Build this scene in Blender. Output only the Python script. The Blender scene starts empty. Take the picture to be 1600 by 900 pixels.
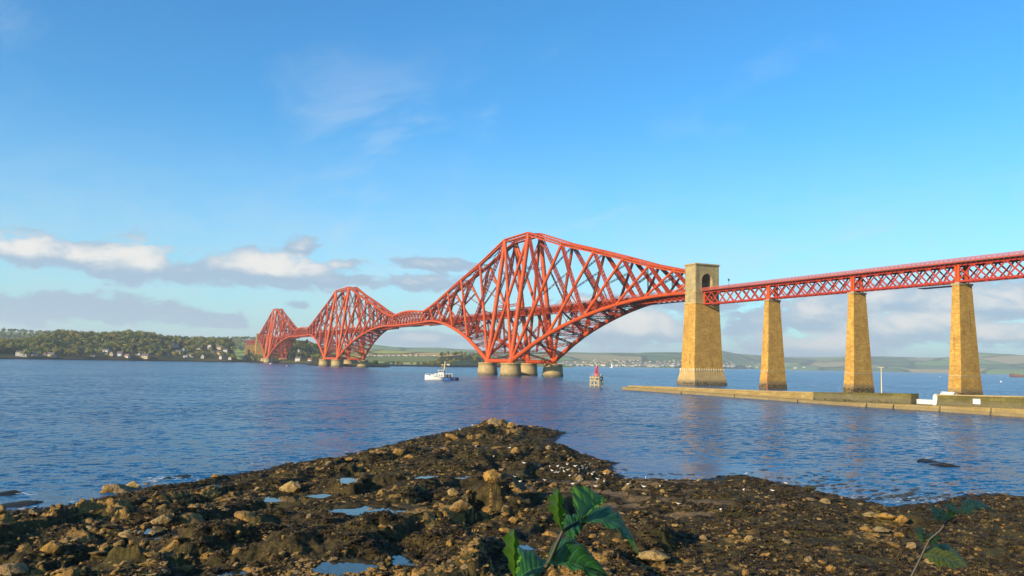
import bpy, math, random
import numpy as np
from mathutils import Vector, Euler, Matrix
random.seed(7); np.random.seed(7)
SC = bpy.context.scene
COL = SC.collection
R = math.radians

# ------------------------------------------------------------------ camera
CAM = Vector((-288.4, -366.3, 9.86)); YAW, PITCH, ROLL = R(25.19), R(5.22), R(1.15); FPX = 1285.6
FW = Vector((math.sin(YAW)*math.cos(PITCH), math.cos(YAW)*math.cos(PITCH), math.sin(PITCH)))
_rt = Vector((math.cos(YAW), -math.sin(YAW), 0)); _up = _rt.cross(FW)
RT = _rt*math.cos(ROLL) + _up*math.sin(ROLL); UP = -_rt*math.sin(ROLL) + _up*math.cos(ROLL)
cd = bpy.data.cameras.new('camera'); cam = bpy.data.objects.new('camera', cd); COL.objects.link(cam)
cd.sensor_width = 36; cd.lens = 36*FPX/1600; cd.clip_start = 0.1; cd.clip_end = 80000
M = Matrix((RT, UP, -FW)).transposed().to_4x4(); M.translation = CAM; cam.matrix_world = M
SC.camera = cam

# ------------------------------------------------------------------ sun, sky, exposure
SUN_AZ, SUN_EL = R(252), R(19)
sd = Vector((math.sin(SUN_AZ)*math.cos(SUN_EL), math.cos(SUN_AZ)*math.cos(SUN_EL), math.sin(SUN_EL)))
sl = bpy.data.lights.new('sun', 'SUN'); sl.energy = 5.0; sl.angle = R(0.53); sl.color = (1.0, 0.80, 0.54)
so = bpy.data.objects.new('sun', sl); COL.objects.link(so)
so.rotation_euler = sd.to_track_quat('Z', 'Y').to_euler()
SC.view_settings.view_transform = 'Standard'; SC.view_settings.look = 'None'
SC.view_settings.exposure = 0.9; SC.view_settings.gamma = 1.0; SC.view_settings.use_curve_mapping = False
SC.render.film_transparent = False
SC.cycles.use_denoising = True
SC.cycles.max_bounces = 6; SC.cycles.diffuse_bounces = 2; SC.cycles.glossy_bounces = 3
SC.cycles.transmission_bounces = 3; SC.cycles.transparent_max_bounces = 6; SC.cycles.volume_bounces = 0
SC.cycles.sample_clamp_indirect = 6.0

def ray(px, py): return (FW + RT*((px-800)/FPX) - UP*((py-450)/FPX))
def gp(px, py, z=0.0):
    d = ray(px, py); return CAM + d*((z-CAM.z)/d.z)
def atdist(px, py, dist): return CAM + ray(px, py).normalized()*dist
def az_of(px): return YAW + math.atan((px-800)/FPX)
def horizon(px): return 553.3 + (px-92.5)*(28.4/1410.2)
def polar(px, dist, z=0.0):
    a = az_of(px); return Vector((CAM.x+math.sin(a)*dist, CAM.y+math.cos(a)*dist, z))

# node helper -------------------------------------------------------
class NT:
    def __init__(s, tree): s.t = tree; s.n = tree.nodes; s.l = tree.links
    def new(s, typ, **kw):
        n = s.n.new(typ)
        for k, v in kw.items():
            if k.startswith('_'): setattr(n, k[1:], v)
            else: s.put(n.inputs[k.replace('__', ' ')], v)
        return n
    def put(s, sock, v):
        if isinstance(v, bpy.types.NodeSocket): s.l.new(v, sock)
        elif isinstance(v, bpy.types.Node): s.l.new(v.outputs[0], sock)
        else:
            try: sock.default_value = v
            except Exception: sock.default_value = (*v, 1.0) if len(v) == 3 else v[:3]
    def m(s, op, a, b=0.0, c=0.0, clamp=False):
        n = s.n.new('ShaderNodeMath'); n.operation = op; n.use_clamp = clamp
        s.put(n.inputs[0], a); s.put(n.inputs[1], b); s.put(n.inputs[2], c); return n.outputs[0]
    def vm(s, op, a, b=(0, 0, 0)):
        n = s.n.new('ShaderNodeVectorMath'); n.operation = op
        s.put(n.inputs[0], a); s.put(n.inputs[1], b); return n.outputs[0]
    def mix(s, f, a, b, blend='MIX'):
        n = s.n.new('ShaderNodeMix'); n.data_type = 'RGBA'; n.blend_type = blend; n.clamp_factor = True
        s.put(n.inputs[0], f); s.put(n.inputs[6], a if not isinstance(a, tuple) else (*a[:3], 1)); s.put(n.inputs[7], b if not isinstance(b, tuple) else (*b[:3], 1))
        return n.outputs[2]
    def ramp(s, f, stops, interp='LINEAR'):
        n = s.n.new('ShaderNodeValToRGB'); n.color_ramp.interpolation = interp; e = n.color_ramp.elements
        while len(e) < len(stops): e.new(0.5)
        for i, (p, c) in enumerate(stops):
            e[i].position = p; e[i].color = (*c[:3], 1) if isinstance(c, tuple) else (c, c, c, 1)
        s.put(n.inputs[0], f); return n.outputs[0]
    def ss(s, x, a, b):
        n = s.n.new('ShaderNodeMapRange'); n.interpolation_type = 'SMOOTHSTEP'
        s.put(n.inputs[0], x); n.inputs[1].default_value = a; n.inputs[2].default_value = b; return n.outputs[0]
    def noise(s, vec, scale, detail=4.0, rough=0.55, dist=0.0, out=0):
        n = s.n.new('ShaderNodeTexNoise'); s.put(n.inputs['Vector'], vec); n.inputs['Scale'].default_value = scale
        n.inputs['Detail'].default_value = detail; n.inputs['Roughness'].default_value = rough; n.inputs['Distortion'].default_value = dist
        return n.outputs[out]
    def scale(s, vec, sc):
        n = s.n.new('ShaderNodeMapping'); s.put(n.inputs[0], vec); n.inputs['Scale'].default_value = sc; return n.outputs[0]

CIO = (8.1, -4.3)
W = bpy.data.worlds.new('World'); SC.world = W; W.use_nodes = True
def build_world():
    t = NT(W.node_tree); t.n.clear()
    sky = t.new('ShaderNodeTexSky'); sky.sky_type = 'NISHITA'; sky.sun_disc = False
    sky.sun_elevation = SUN_EL; sky.sun_rotation = SUN_AZ; sky.altitude = 0; sky.air_density = 1.0; sky.dust_density = 0.6; sky.ozone_density = 2.2
    hs = t.new('ShaderNodeHueSaturation'); hs.inputs['Saturation'].default_value = 1.25; hs.inputs['Value'].default_value = 1.78
    t.put(hs.inputs['Color'], sky.outputs[0]); col = hs.outputs[0]
    col = t.mix(1.0, col, (0.48, 1.05, 1.24), 'MULTIPLY')
    tc = t.new('ShaderNodeTexCoord'); d = tc.outputs['Generated']
    sx = t.new('ShaderNodeSeparateXYZ'); t.put(sx.inputs[0], d)
    az = t.m('ARCTAN2', sx.outputs[0], sx.outputs[1]); el = t.m('ARCSINE', sx.outputs[2])
    cv = t.new('ShaderNodeCombineXYZ'); t.put(cv.inputs[0], az); t.put(cv.inputs[1], t.m('MULTIPLY', el, 1.9))
    v = cv.outputs[0]
    n1 = t.noise(v, 10.0, 9, 0.60, 0.5); n2 = t.noise(v, 30.0, 7, 0.66, 0.6)
    nn = t.m('SUBTRACT', t.m('ADD', t.m('MULTIPLY', n1, 0.65), t.m('MULTIPLY', n2, 0.35)), 0.5)
    # pale veil near the horizon and thin high cirrus
    veil = t.m('MULTIPLY', t.ss(el, 0.30, 0.0), t.m('ADD', 0.60, t.m('MULTIPLY', nn, 1.6)), clamp=True)
    col = t.mix(t.m('MULTIPLY', veil, 0.95), col, (6.3, 7.6, 8.3))
    cx = t.new('ShaderNodeCombineXYZ'); zz = t.m('ADD', t.m('MAXIMUM', sx.outputs[2], 0.0), 0.12)
    t.put(cx.inputs[0], t.m('DIVIDE', sx.outputs[0], zz)); t.put(cx.inputs[1], t.m('DIVIDE', sx.outputs[1], zz))
    cxo = t.vm('ADD', cx.outputs[0], (CIO[0], CIO[1], 0)); ci = t.noise(t.scale(cxo, (1.0, 0.35, 1.0)), 1.7, 8, 0.62, 0.9)
    ci2 = t.noise(cxo, 0.6, 3, 0.5)
    cim = t.m('MULTIPLY', t.ss(ci, 0.50, 0.78), t.ss(ci2, 0.42, 0.62))
    col = t.mix(t.m("MULTIPLY", cim, 0.48), col, (7.2, 8.0, 8.6))
    # cumulus bank: named clouds in front of the camera, and more of the same all round the horizon
    def sky_dir(px, py):
        r = ray(px, py).normalized(); return math.atan2(r.x, r.y), math.asin(r.z)
    clouds = [(130, 404, 130, 20, .75), (340, 431, 130, 19, .5), (530, 438, 55, 10, .5), (30, 396, 95, 20, 1.0), (215, 414, 72, 27, 1.0), (300, 425, 60, 17, .55), (428, 424, 105, 21, 1.0), (470, 389, 22, 13, .7),
              (95, 484, 170, 19, .25), (320, 499, 62, 13, .35), (160, 392, 80, 12, .4), (700, 415, 70, 8, .4), (640, 444, 70, 12, .6), (465, 477, 18, 7, .2),
              (1000, 518, 85, 26, .95), (1250, 500, 105, 30, .7), (1260, 542, 90, 18, 1.0), (1420, 520, 110, 22, .9), (1550, 478, 120, 22, .7),
              (1400, 470, 80, 16, .6), (1570, 530, 100, 18, .9), (900, 480, 60, 14, .8), (650, 532, 80, 10, .6), (1110, 475, 90, 14, .5)]
    cl = None; lit = None
    for (px, py, hw, hh, br) in clouds:
        a, e = sky_dir(px, py)
        du = t.m('MULTIPLY', t.m('SUBTRACT', az, a), FPX/hw); dv = t.m('MULTIPLY', t.m('SUBTRACT', el, e), FPX/(hh*1.15))
        dv2 = t.m('MULTIPLY', dv, t.m('ADD', 1.0, t.m('MULTIPLY', t.m('LESS_THAN', dv, 0.0), 0.35)))
        rr = t.m('SQRT', t.m('ADD', t.m('MULTIPLY', du, du), t.m('MULTIPLY', dv2, dv2)))
        k = t.m('SUBTRACT', 1.62, rr)
        sh = t.m('MULTIPLY', t.m('MAXIMUM', k, 0.0), t.m('MULTIPLY', br, t.m('ADD', 0.75, t.m('MULTIPLY', dv, 0.7))))
        cl = k if cl is None else t.m('MAXIMUM', cl, k); lit = sh if lit is None else t.m('MAXIMUM', lit, sh)
    dens = t.ss(t.m('ADD', cl, t.m('MULTIPLY', nn, 6.0)), 0.20, 0.80)
    lit = t.ss(t.m('ADD', lit, t.m('MULTIPLY', nn, 3.4)), 0.42, 1.35)
    ccol = t.mix(lit, (3.7, 5.1, 6.7), (9.8, 9.2, 8.5))
    # same kind of bank elsewhere round the horizon (outside the picture)
    gn = t.noise(v, 3.2, 8, 0.6); band = t.m('MULTIPLY', t.ss(el, 0.005, 0.05), t.ss(el, 0.20, 0.07))
    fr = t.m('ABSOLUTE', t.m('SUBTRACT', az, YAW)); out = t.ss(fr, 0.56, 0.75)
    gd = t.m('MULTIPLY', t.m('MULTIPLY', t.ss(gn, 0.50, 0.66), band), out)
    col = t.mix(gd, col, t.mix(n2, (4.2, 5.0, 6.2), (8.0, 7.7, 7.3)))
    col = t.mix(t.m('MULTIPLY', dens, 0.92), col, ccol)
    bg = t.new('ShaderNodeBackground', Color=col, Strength=0.0545)
    o = t.new('ShaderNodeOutputWorld'); t.put(o.inputs[0], bg)
build_world()

# ------------------------------------------------------------------ materials
ALB = 0.76
def mat(name, fn, rough=0.6, spec=0.5):
    m = bpy.data.materials.new(name); m.use_nodes = True; t = NT(m.node_tree); t.n.clear()
    b = t.new('ShaderNodeBsdfPrincipled'); o = t.new('ShaderNodeOutputMaterial'); t.put(o.inputs[0], b.outputs[0])
    b.inputs['Roughness'].default_value = rough; b.inputs['Specular IOR Level'].default_value = spec
    fn(t, b); s = b.inputs['Base Color']          # measured-albedo balance: all paints and stones share one scale
    if s.is_linked: src = s.links[0].from_socket; t.put(s, t.mix(1.0, src, (ALB, ALB, ALB), 'MULTIPLY'))
    else: s.default_value = (*[x*ALB for x in s.default_value[:3]], 1)
    return m
def bump(t, b, h, strength=0.5, dist=0.1):
    n = t.new('ShaderNodeBump'); n.inputs['Strength'].default_value = strength; n.inputs['Distance'].default_value = dist
    t.put(n.inputs['Height'], h); t.put(b.inputs['Normal'], n.outputs[0]); return n
def pos(t): return t.new('ShaderNodeNewGeometry').outputs['Position']
def objc(t): return t.new('ShaderNodeTexCoord').outputs['Object']
def rnd(t): return t.new('ShaderNodeObjectInfo').outputs['Random']

def paint(c1, c2, scale=0.35, rough=0.5):
    def f(t, b):
        p = objc(t); n = t.noise(p, scale, 5, 0.6); n2 = t.noise(t.scale(p, (1, 1, 0.12)), 2.2, 4, 0.6)
        rv = rnd(t); c = t.mix(t.ss(n, 0.3, 0.72), c1, c2); n4 = t.noise(p, 0.9, 6, 0.7); c = t.mix(t.m('MULTIPLY', t.ss(n4, 0.60, 0.70), 0.5), c, (0.16, 0.045, 0.018)); c = t.mix(t.m('MULTIPLY', rv, 0.35), c, tuple(x*0.6 for x in c2)); c = t.mix(t.m('MULTIPLY', t.ss(n2, 0.58, 0.75), 0.35), c, tuple(x*0.55 for x in c2))
        t.put(b.inputs['Base Color'], c); bump(t, b, n2, 0.15, 0.05)
    return f
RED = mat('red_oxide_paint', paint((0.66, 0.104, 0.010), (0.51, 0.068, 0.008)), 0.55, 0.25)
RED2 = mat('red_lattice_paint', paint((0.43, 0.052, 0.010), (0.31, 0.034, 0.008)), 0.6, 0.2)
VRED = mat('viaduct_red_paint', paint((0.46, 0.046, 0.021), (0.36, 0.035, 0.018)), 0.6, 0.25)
PARA = mat('faded_parapet_paint', paint((0.56, 0.098, 0.06), (0.45, 0.075, 0.048)), 0.6)
DECK = mat('track_ballast', paint((0.16, 0.06, 0.05), (0.10, 0.05, 0.04)), 0.8)

def stone(c1, c2, mort, cw, ch, weed=2.6, streak=0.5, cyl=False):
    def f(t, b):
        p = pos(t); s = t.new('ShaderNodeSeparateXYZ'); t.put(s.inputs[0], p)
        g = t.new('ShaderNodeNewGeometry'); ns = t.new('ShaderNodeSeparateXYZ'); t.put(ns.inputs[0], g.outputs['Normal'])
        oc = objc(t); os_ = t.new('ShaderNodeSeparateXYZ'); t.put(os_.inputs[0], oc)
        if cyl: u = t.m('MULTIPLY', t.m('ARCTAN2', os_.outputs[0], os_.outputs[1]), 8.0)
        else:
            fx = t.m('GREATER_THAN', t.m('ABSOLUTE', ns.outputs[0]), t.m('ABSOLUTE', ns.outputs[1]))
            u = t.m('ADD', t.m('MULTIPLY', s.outputs[1], fx), t.m('MULTIPLY', s.outputs[0], t.m('SUBTRACT', 1.0, fx)))
        cv = t.new('ShaderNodeCombineXYZ'); t.put(cv.inputs[0], u); t.put(cv.inputs[1], s.outputs[2])
        br = t.new('ShaderNodeTexBrick'); t.put(br.inputs['Vector'], cv.outputs[0])
        br.inputs['Scale'].default_value = 1.0; br.inputs['Brick Width'].default_value = cw; br.inputs['Row Height'].default_value = ch
        br.inputs['Mortar Size'].default_value = 0.035; br.inputs['Mortar Smooth'].default_value = 0.4; br.inputs['Bias'].default_value = 0.0
        t.put(br.inputs['Color1'], (*c1, 1)); t.put(br.inputs['Color2'], (*c2, 1)); t.put(br.inputs['Mortar'], (*mort, 1))
        n = t.noise(p, 0.28, 6, 0.62); n2 = t.noise(p, 1.9, 5, 0.65)
        c = t.mix(t.m('MULTIPLY', t.ss(n, 0.36, 0.66), 0.5), br.outputs[0], tuple(x*0.7 for x in c2))
        c = t.mix(t.m('MULTIPLY', t.ss(n2, 0.52, 0.78), 0.35), c, tuple(min(1, x*1.35) for x in c1))
        st = t.noise(t.scale(p, (0.9, 0.9, 0.05)), 1.0, 5, 0.6)
        c = t.mix(t.m('MULTIPLY', t.ss(st, 0.56, 0.72), streak), c, (0.11, 0.085, 0.05))
        zz = t.m('ADD', s.outputs[2], t.m('MULTIPLY', t.m('SUBTRACT', n, 0.5), 2.6))
        c = t.mix(t.m('MULTIPLY', t.ss(zz, weed+1.0, weed-0.2), 0.55), c, (0.17, 0.145, 0.095))
        wd = t.m('MULTIPLY', t.ss(zz, weed-0.2, weed-1.6), t.ss(n2, 0.40, 0.56))
        c = t.mix(wd, c, (0.022, 0.022, 0.014))
        t.put(b.inputs['Base Color'], c)
        h = t.m('ADD', t.m('MULTIPLY', br.outputs['Fac'], -1.0), t.m('MULTIPLY', n2, 1.2)); bump(t, b, h, 0.6, 0.08)
    return f
STONE = mat('golden_whinstone', stone((0.68, 0.41, 0.085), (0.44, 0.235, 0.042), (0.50, 0.34, 0.12), 1.3, 0.62, weed=3.3, streak=0.7), 0.85, 0.25)
STONE_P = mat('pale_dressed_stone', stone((0.60, 0.44, 0.19), (0.50, 0.345, 0.135), (0.34, 0.25, 0.13), 1.6, 0.75, streak=0.3), 0.85, 0.25)
GRANITE = mat('granite_courses', stone((0.55, 0.42, 0.21), (0.42, 0.31, 0.14), (0.27, 0.20, 0.10), 1.9, 0.8, weed=2.2, cyl=True), 0.85, 0.25)
JETTY = mat('jetty_masonry', stone((0.44, 0.32, 0.12), (0.31, 0.22, 0.075), (0.19, 0.14, 0.08), 2.4, 0.7, weed=0.55, streak=0.25), 0.9, 0.2)
JETTY_W = mat('mossy_jetty_wall', stone((0.19, 0.165, 0.045), (0.115, 0.10, 0.03), (0.09, 0.075, 0.04), 2.0, 0.8, weed=2.4, streak=0.55), 0.9, 0.2)
CAPST = mat('coping_stone', stone((0.52, 0.39, 0.19), (0.43, 0.31, 0.14), (0.3, 0.22, 0.12), 1.8, 0.9, weed=-5, streak=0.2), 0.9, 0.2)

PALE = mat('bleached_stone', stone((0.80, 0.68, 0.42), (0.72, 0.60, 0.36), (0.5, 0.4, 0.25), 1.0, 1.0, weed=-5, streak=0.0), 0.9, 0.2)
UPST = mat('grey_upper_stone', stone((0.50, 0.40, 0.19), (0.36, 0.28, 0.125), (0.40, 0.32, 0.17), 1.4, 0.7, weed=-5, streak=0.45), 0.85, 0.25)
def plain(name, c, rough=0.6, var=0.12, sc=3.0, spec=0.5, metal=0.0):
    def f(t, b):
        n = t.noise(objc(t), sc, 4, 0.6)
        t.put(b.inputs['Base Color'], t.mix(n, tuple(x*(1-var) for x in c), tuple(min(1, x*(1+var)) for x in c)))
        b.inputs['Metallic'].default_value = metal
    return mat(name, f, rough, spec)
WHITE = plain('white_paint', (0.80, 0.80, 0.77), 0.4); CREAM = plain('cream_paint', (0.78, 0.62, 0.30), 0.45)
BLUE = plain('blue_hull_paint', (0.03, 0.11, 0.38), 0.35); NAVY = plain('navy_hull_paint', (0.008, 0.02, 0.085), 0.35)
BLACK = plain('black_rubber', (0.02, 0.02, 0.022), 0.6); GLASS = plain('dark_window_glass', (0.02, 0.03, 0.04), 0.08, spec=0.8)
GREYM = plain('grey_steel', (0.36, 0.37, 0.37), 0.45); TIMBER = plain('pale_weathered_timber', (0.46, 0.36, 0.17), 0.85, 0.25)
TIMBERD = plain('dark_wet_timber', (0.05, 0.04, 0.025), 0.7); REDB = plain('beacon_red_paint', (0.55, 0.03, 0.05), 0.45)
YELLOW = plain('yellow_paint', (0.75, 0.48, 0.06), 0.45); RUST = plain('rusty_red_hull', (0.15, 0.075, 0.05), 0.7)
SLATE = plain('slate_roof', (0.11, 0.10, 0.10), 0.7); TILE = plain('red_tile_roof', (0.30, 0.11, 0.06), 0.8)
HWHITE = plain('white_render', (0.55, 0.53, 0.48), 0.8); TOWNW = plain('town_render', (0.50, 0.46, 0.39), 0.85); HCREAM = plain('cream_render', (0.48, 0.39, 0.23), 0.8); HBROWN = plain('brown_stone_wall', (0.30, 0.21, 0.14), 0.85)
FOAM = plain('sea_foam', (0.86, 0.88, 0.90), 0.8, 0.05)
GULLW = plain('white_feathers', (0.82, 0.80, 0.76), 0.8, 0.03); GULLG = plain('grey_wing_feathers', (0.58, 0.60, 0.61), 0.8); GULLB = plain('orange_bill', (0.6, 0.30, 0.04), 0.5)
BARK = plain('bark', (0.10, 0.075, 0.05), 0.9)

# ------------------------------------------------------------------ mesh builder
class MB:
    def __init__(s): s.v = []; s.f = []; s.m = []; s.s = []
    def add(s, vs, fs, m=0, smooth=False):
        o = len(s.v); s.v.extend([tuple(v) for v in vs]); s.f.extend([tuple(i+o for i in f) for f in fs])
        s.m.extend([m]*len(fs)); s.s.extend([smooth]*len(fs))
    def box(s, a, b, m=0):
        x0, y0, z0 = a; x1, y1, z1 = b
        s.add([(x0, y0, z0), (x1, y0, z0), (x1, y1, z0), (x0, y1, z0), (x0, y0, z1), (x1, y0, z1), (x1, y1, z1), (x0, y1, z1)],
              [(0, 3, 2, 1), (4, 5, 6, 7), (0, 1, 5, 4), (1, 2, 6, 5), (2, 3, 7, 6), (3, 0, 4, 7)], m)
    def frustum(s, r0, z0, r1, z1, m=0):   # r = (x0,y0,x1,y1)
        a, b = r0, r1
        s.add([(a[0], a[1], z0), (a[2], a[1], z0), (a[2], a[3], z0), (a[0], a[3], z0), (b[0], b[1], z1), (b[2], b[1], z1), (b[2], b[3], z1), (b[0], b[3], z1)],
              [(0, 3, 2, 1), (4, 5, 6, 7), (0, 1, 5, 4), (1, 2, 6, 5), (2, 3, 7, 6), (3, 0, 4, 7)], m)
    def bar(s, p, q, w, h=None, m=0, up=(0, 0, 1), w1=None, h1=None):
        p = Vector(p); q = Vector(q); h = w if h is None else h; w1 = w if w1 is None else w1; h1 = h if h1 is None else h1
        d = q-p
        if d.length < 1e-6: return
        d.normalize(); sd_ = d.cross(Vector(up))
        if sd_.length < 1e-3: sd_ = d.cross(Vector((0, 1, 0)))
        sd_.normalize(); u = sd_.cross(d)
        vs = []
        for c, ww, hh in ((p, w, h), (q, w1, h1)):
            for a, b in ((-1, -1), (1, -1), (1, 1), (-1, 1)): vs.append(c + sd_*(a*ww/2) + u*(b*hh/2))
        s.add(vs, [(0, 3, 2, 1), (4, 5, 6, 7), (0, 1, 5, 4), (1, 2, 6, 5), (2, 3, 7, 6), (3, 0, 4, 7)], m)
    def tube(s, pts, rad, n=10, m=0, smooth=True, caps=True):
        pts = [Vector(p) for p in pts]; k = len(pts)
        if not hasattr(rad, '__len__'): rad = [rad]*k
        ref = None; vs = []
        for i, p in enumerate(pts):
            d = (pts[min(i+1, k-1)]-pts[max(i-1, 0)]).normalized()
            if ref is None:
                ref = d.cross(Vector((0, 0, 1)))
                if ref.length < 1e-3: ref = Vector((1, 0, 0))
            a = (ref - d*ref.dot(d)).normalized(); b = d.cross(a); ref = a
            for j in range(n):
                t = 2*math.pi*j/n; vs.append(p + (a*math.cos(t)+b*math.sin(t))*rad[i])
        fs = [(i*n+j, i*n+(j+1) % n, (i+1)*n+(j+1) % n, (i+1)*n+j) for i in range(k-1) for j in range(n)]
        s.add(vs, fs, m, smooth)
        if caps: s.add(vs[:n], [tuple(range(n))[::-1]], m); s.add(vs[-n:], [tuple(range(n))], m)
    def lathe(s, prof, n=32, m=0, c=(0, 0), smooth=True):
        vs = [(c[0]+r*math.cos(2*math.pi*j/n), c[1]+r*math.sin(2*math.pi*j/n), z) for r, z in prof for j in range(n)]
        s.add(vs, [(i*n+j, i*n+(j+1) % n, (i+1)*n+(j+1) % n, (i+1)*n+j) for i in range(len(prof)-1) for j in range(n)], m, smooth)
        s.add(vs[-n:], [tuple(range(n))], m)
    def lattice(s, p, q, w, h, n, t=0.35, lt=0.16, w1=None, h1=None, m=0, up=(0, 0, 1)):
        """four corner angles with zigzag lacing on all four faces"""
        p = Vector(p); q = Vector(q); w1 = w if w1 is None else w1; h1 = h if h1 is None else h1
        d = (q-p).normalized(); sd_ = d.cross(Vector(up))
        if sd_.length < 1e-3: sd_ = d.cross(Vector((0, 1, 0)))
        sd_.normalize(); u = sd_.cross(d)
        def cor(f, a, b): return p.lerp(q, f) + sd_*(a*(w+(w1-w)*f)/2) + u*(b*(h+(h1-h)*f)/2)
        cs = ((-1, -1), (1, -1), (1, 1), (-1, 1))
        for a, b in cs: s.bar(cor(0, a, b), cor(1, a, b), t, t, m)
        for k in range(4):
            c0, c1 = cs[k], cs[(k+1) % 4]
            for i in range(n):
                A, B = (c0, c1) if (i+k) % 2 == 0 else (c1, c0)
                s.bar(cor(i/n, *A), cor((i+1)/n, *B), lt, lt, m)
    def mesh(s, name, mats):
        me = bpy.data.meshes.new(name); me.from_pydata(s.v, [], s.f)
        for mm in (mats if isinstance(mats, (list, tuple)) else [mats]): me.materials.append(mm)
        me.polygons.foreach_set('material_index', s.m); me.polygons.foreach_set('use_smooth', s.s); me.update(); return me
    def build(s, name, mats, parent=None, loc=(0, 0, 0)):
        o = bpy.data.objects.new(name, s.mesh(name, mats)); COL.objects.link(o); o.location = loc
        if parent is not None: o.parent = parent
        return o
def tag(o, label=None, cat=None, group=None, kind=None):
    if label: o['label'] = label
    if cat: o['category'] = cat
    if group: o['group'] = group
    if kind: o['kind'] = kind
    return o
def thing(name, loc, label, cat, group=None, rz=0.0):
    o = bpy.data.objects.new(name, None); COL.objects.link(o); o.location = loc; o.rotation_euler = (0, 0, rz)
    return tag(o, label, cat, group)
def copy_tree(o, parent=None):
    kids = list(o.children); c = o.copy(); COL.objects.link(c)
    if parent is not None: c.parent = parent
    for ch in kids: copy_tree(ch, c)
    return c
def inst(name, me, loc, rot=(0, 0, 0), sc=(1, 1, 1)):
    o = bpy.data.objects.new(name, me); COL.objects.link(o); o.location = loc; o.rotation_euler = rot
    o.scale = sc if hasattr(sc, '__len__') else (sc, sc, sc); return o

ONES = ['', 'first', 'second', 'third', 'fourth', 'fifth', 'sixth', 'seventh', 'eighth', 'ninth', 'tenth', 'eleventh', 'twelfth', 'thirteenth', 'fourteenth', 'fifteenth', 'sixteenth', 'seventeenth', 'eighteenth', 'nineteenth']
def ordinal(n): return ONES[n] if n < 20 else (['', '', 'twentieth', 'thirtieth', 'fortieth'][n//10] if n % 10 == 0 else ['', '', 'twenty', 'thirty', 'forty'][n//10]+' '+ONES[n % 10])
# ------------------------------------------------------------------ numpy noise
_P = np.random.RandomState(3).permutation(4096).astype(np.int64)
def _h(ix, iy, k=0): return _P[(_P[(ix+k*131) & 4095] + iy) & 4095]/4095.0
def vnoise(x, y, k=0):
    ix = np.floor(x).astype(np.int64); iy = np.floor(y).astype(np.int64); fx = x-ix; fy = y-iy
    fx = fx*fx*fx*(fx*(fx*6-15)+10); fy = fy*fy*fy*(fy*(fy*6-15)+10)
    a = _h(ix, iy, k); b = _h(ix+1, iy, k); c = _h(ix, iy+1, k); d = _h(ix+1, iy+1, k)
    return (a+(b-a)*fx)*(1-fy) + (c+(d-c)*fx)*fy
def fbm(x, y, o=4, k=0, g=0.5):
    s = 0; a = 1; t = 0
    for i in range(o): s = s + a*vnoise(x*2**i+i*17.3, y*2**i-i*9.1, k+i); t += a; a *= g
    return s/t
def worley(x, y, k=0):
    ix = np.floor(x).astype(np.int64); iy = np.floor(y).astype(np.int64)
    d1 = np.full(x.shape, 9.0); idv = np.zeros(x.shape)
    for i in (-1, 0, 1):
        for j in (-1, 0, 1):
            cx = ix+i; cy = iy+j; px = cx+0.15+0.7*_h(cx, cy, k+1); py = cy+0.15+0.7*_h(cx, cy, k+2)
            d = np.hypot(x-px, y-py); r = _h(cx, cy, k+3); mk = d < d1; d1 = np.where(mk, d, d1); idv = np.where(mk, r, idv)
    return d1, idv
def sstep(x, a, b):
    t = np.clip((x-a)/(b-a), 0, 1); return t*t*(3-2*t)
def grid_obj(name, X, Y, Z, material, attrs=None, smooth=True):
    r, c = X.shape; n = r*c; me = bpy.data.meshes.new(name)
    me.vertices.add(n); me.vertices.foreach_set('co', np.stack([X, Y, Z], -1).astype(np.float32).ravel())
    i = np.arange((r-1)*c).reshape(r-1, c)[:, :-1].ravel(); q = np.stack([i, i+1, i+1+c, i+c], -1).astype(np.int32)
    me.loops.add(q.size); me.loops.foreach_set('vertex_index', q.ravel()); me.polygons.add(len(q))
    me.polygons.foreach_set('loop_start', np.arange(0, q.size, 4, dtype=np.int32)); me.polygons.foreach_set('loop_total', np.full(len(q), 4, np.int32))
    me.polygons.foreach_set('use_smooth', np.full(len(q), smooth)); me.update(calc_edges=True)
    for k, a in (attrs or {}).items():
        at = me.attributes.new(k, 'FLOAT', 'POINT'); at.data.foreach_set('value', a.astype(np.float32).ravel())
    me.materials.append(material); o = bpy.data.objects.new(name, me); COL.objects.link(o); return o
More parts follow.
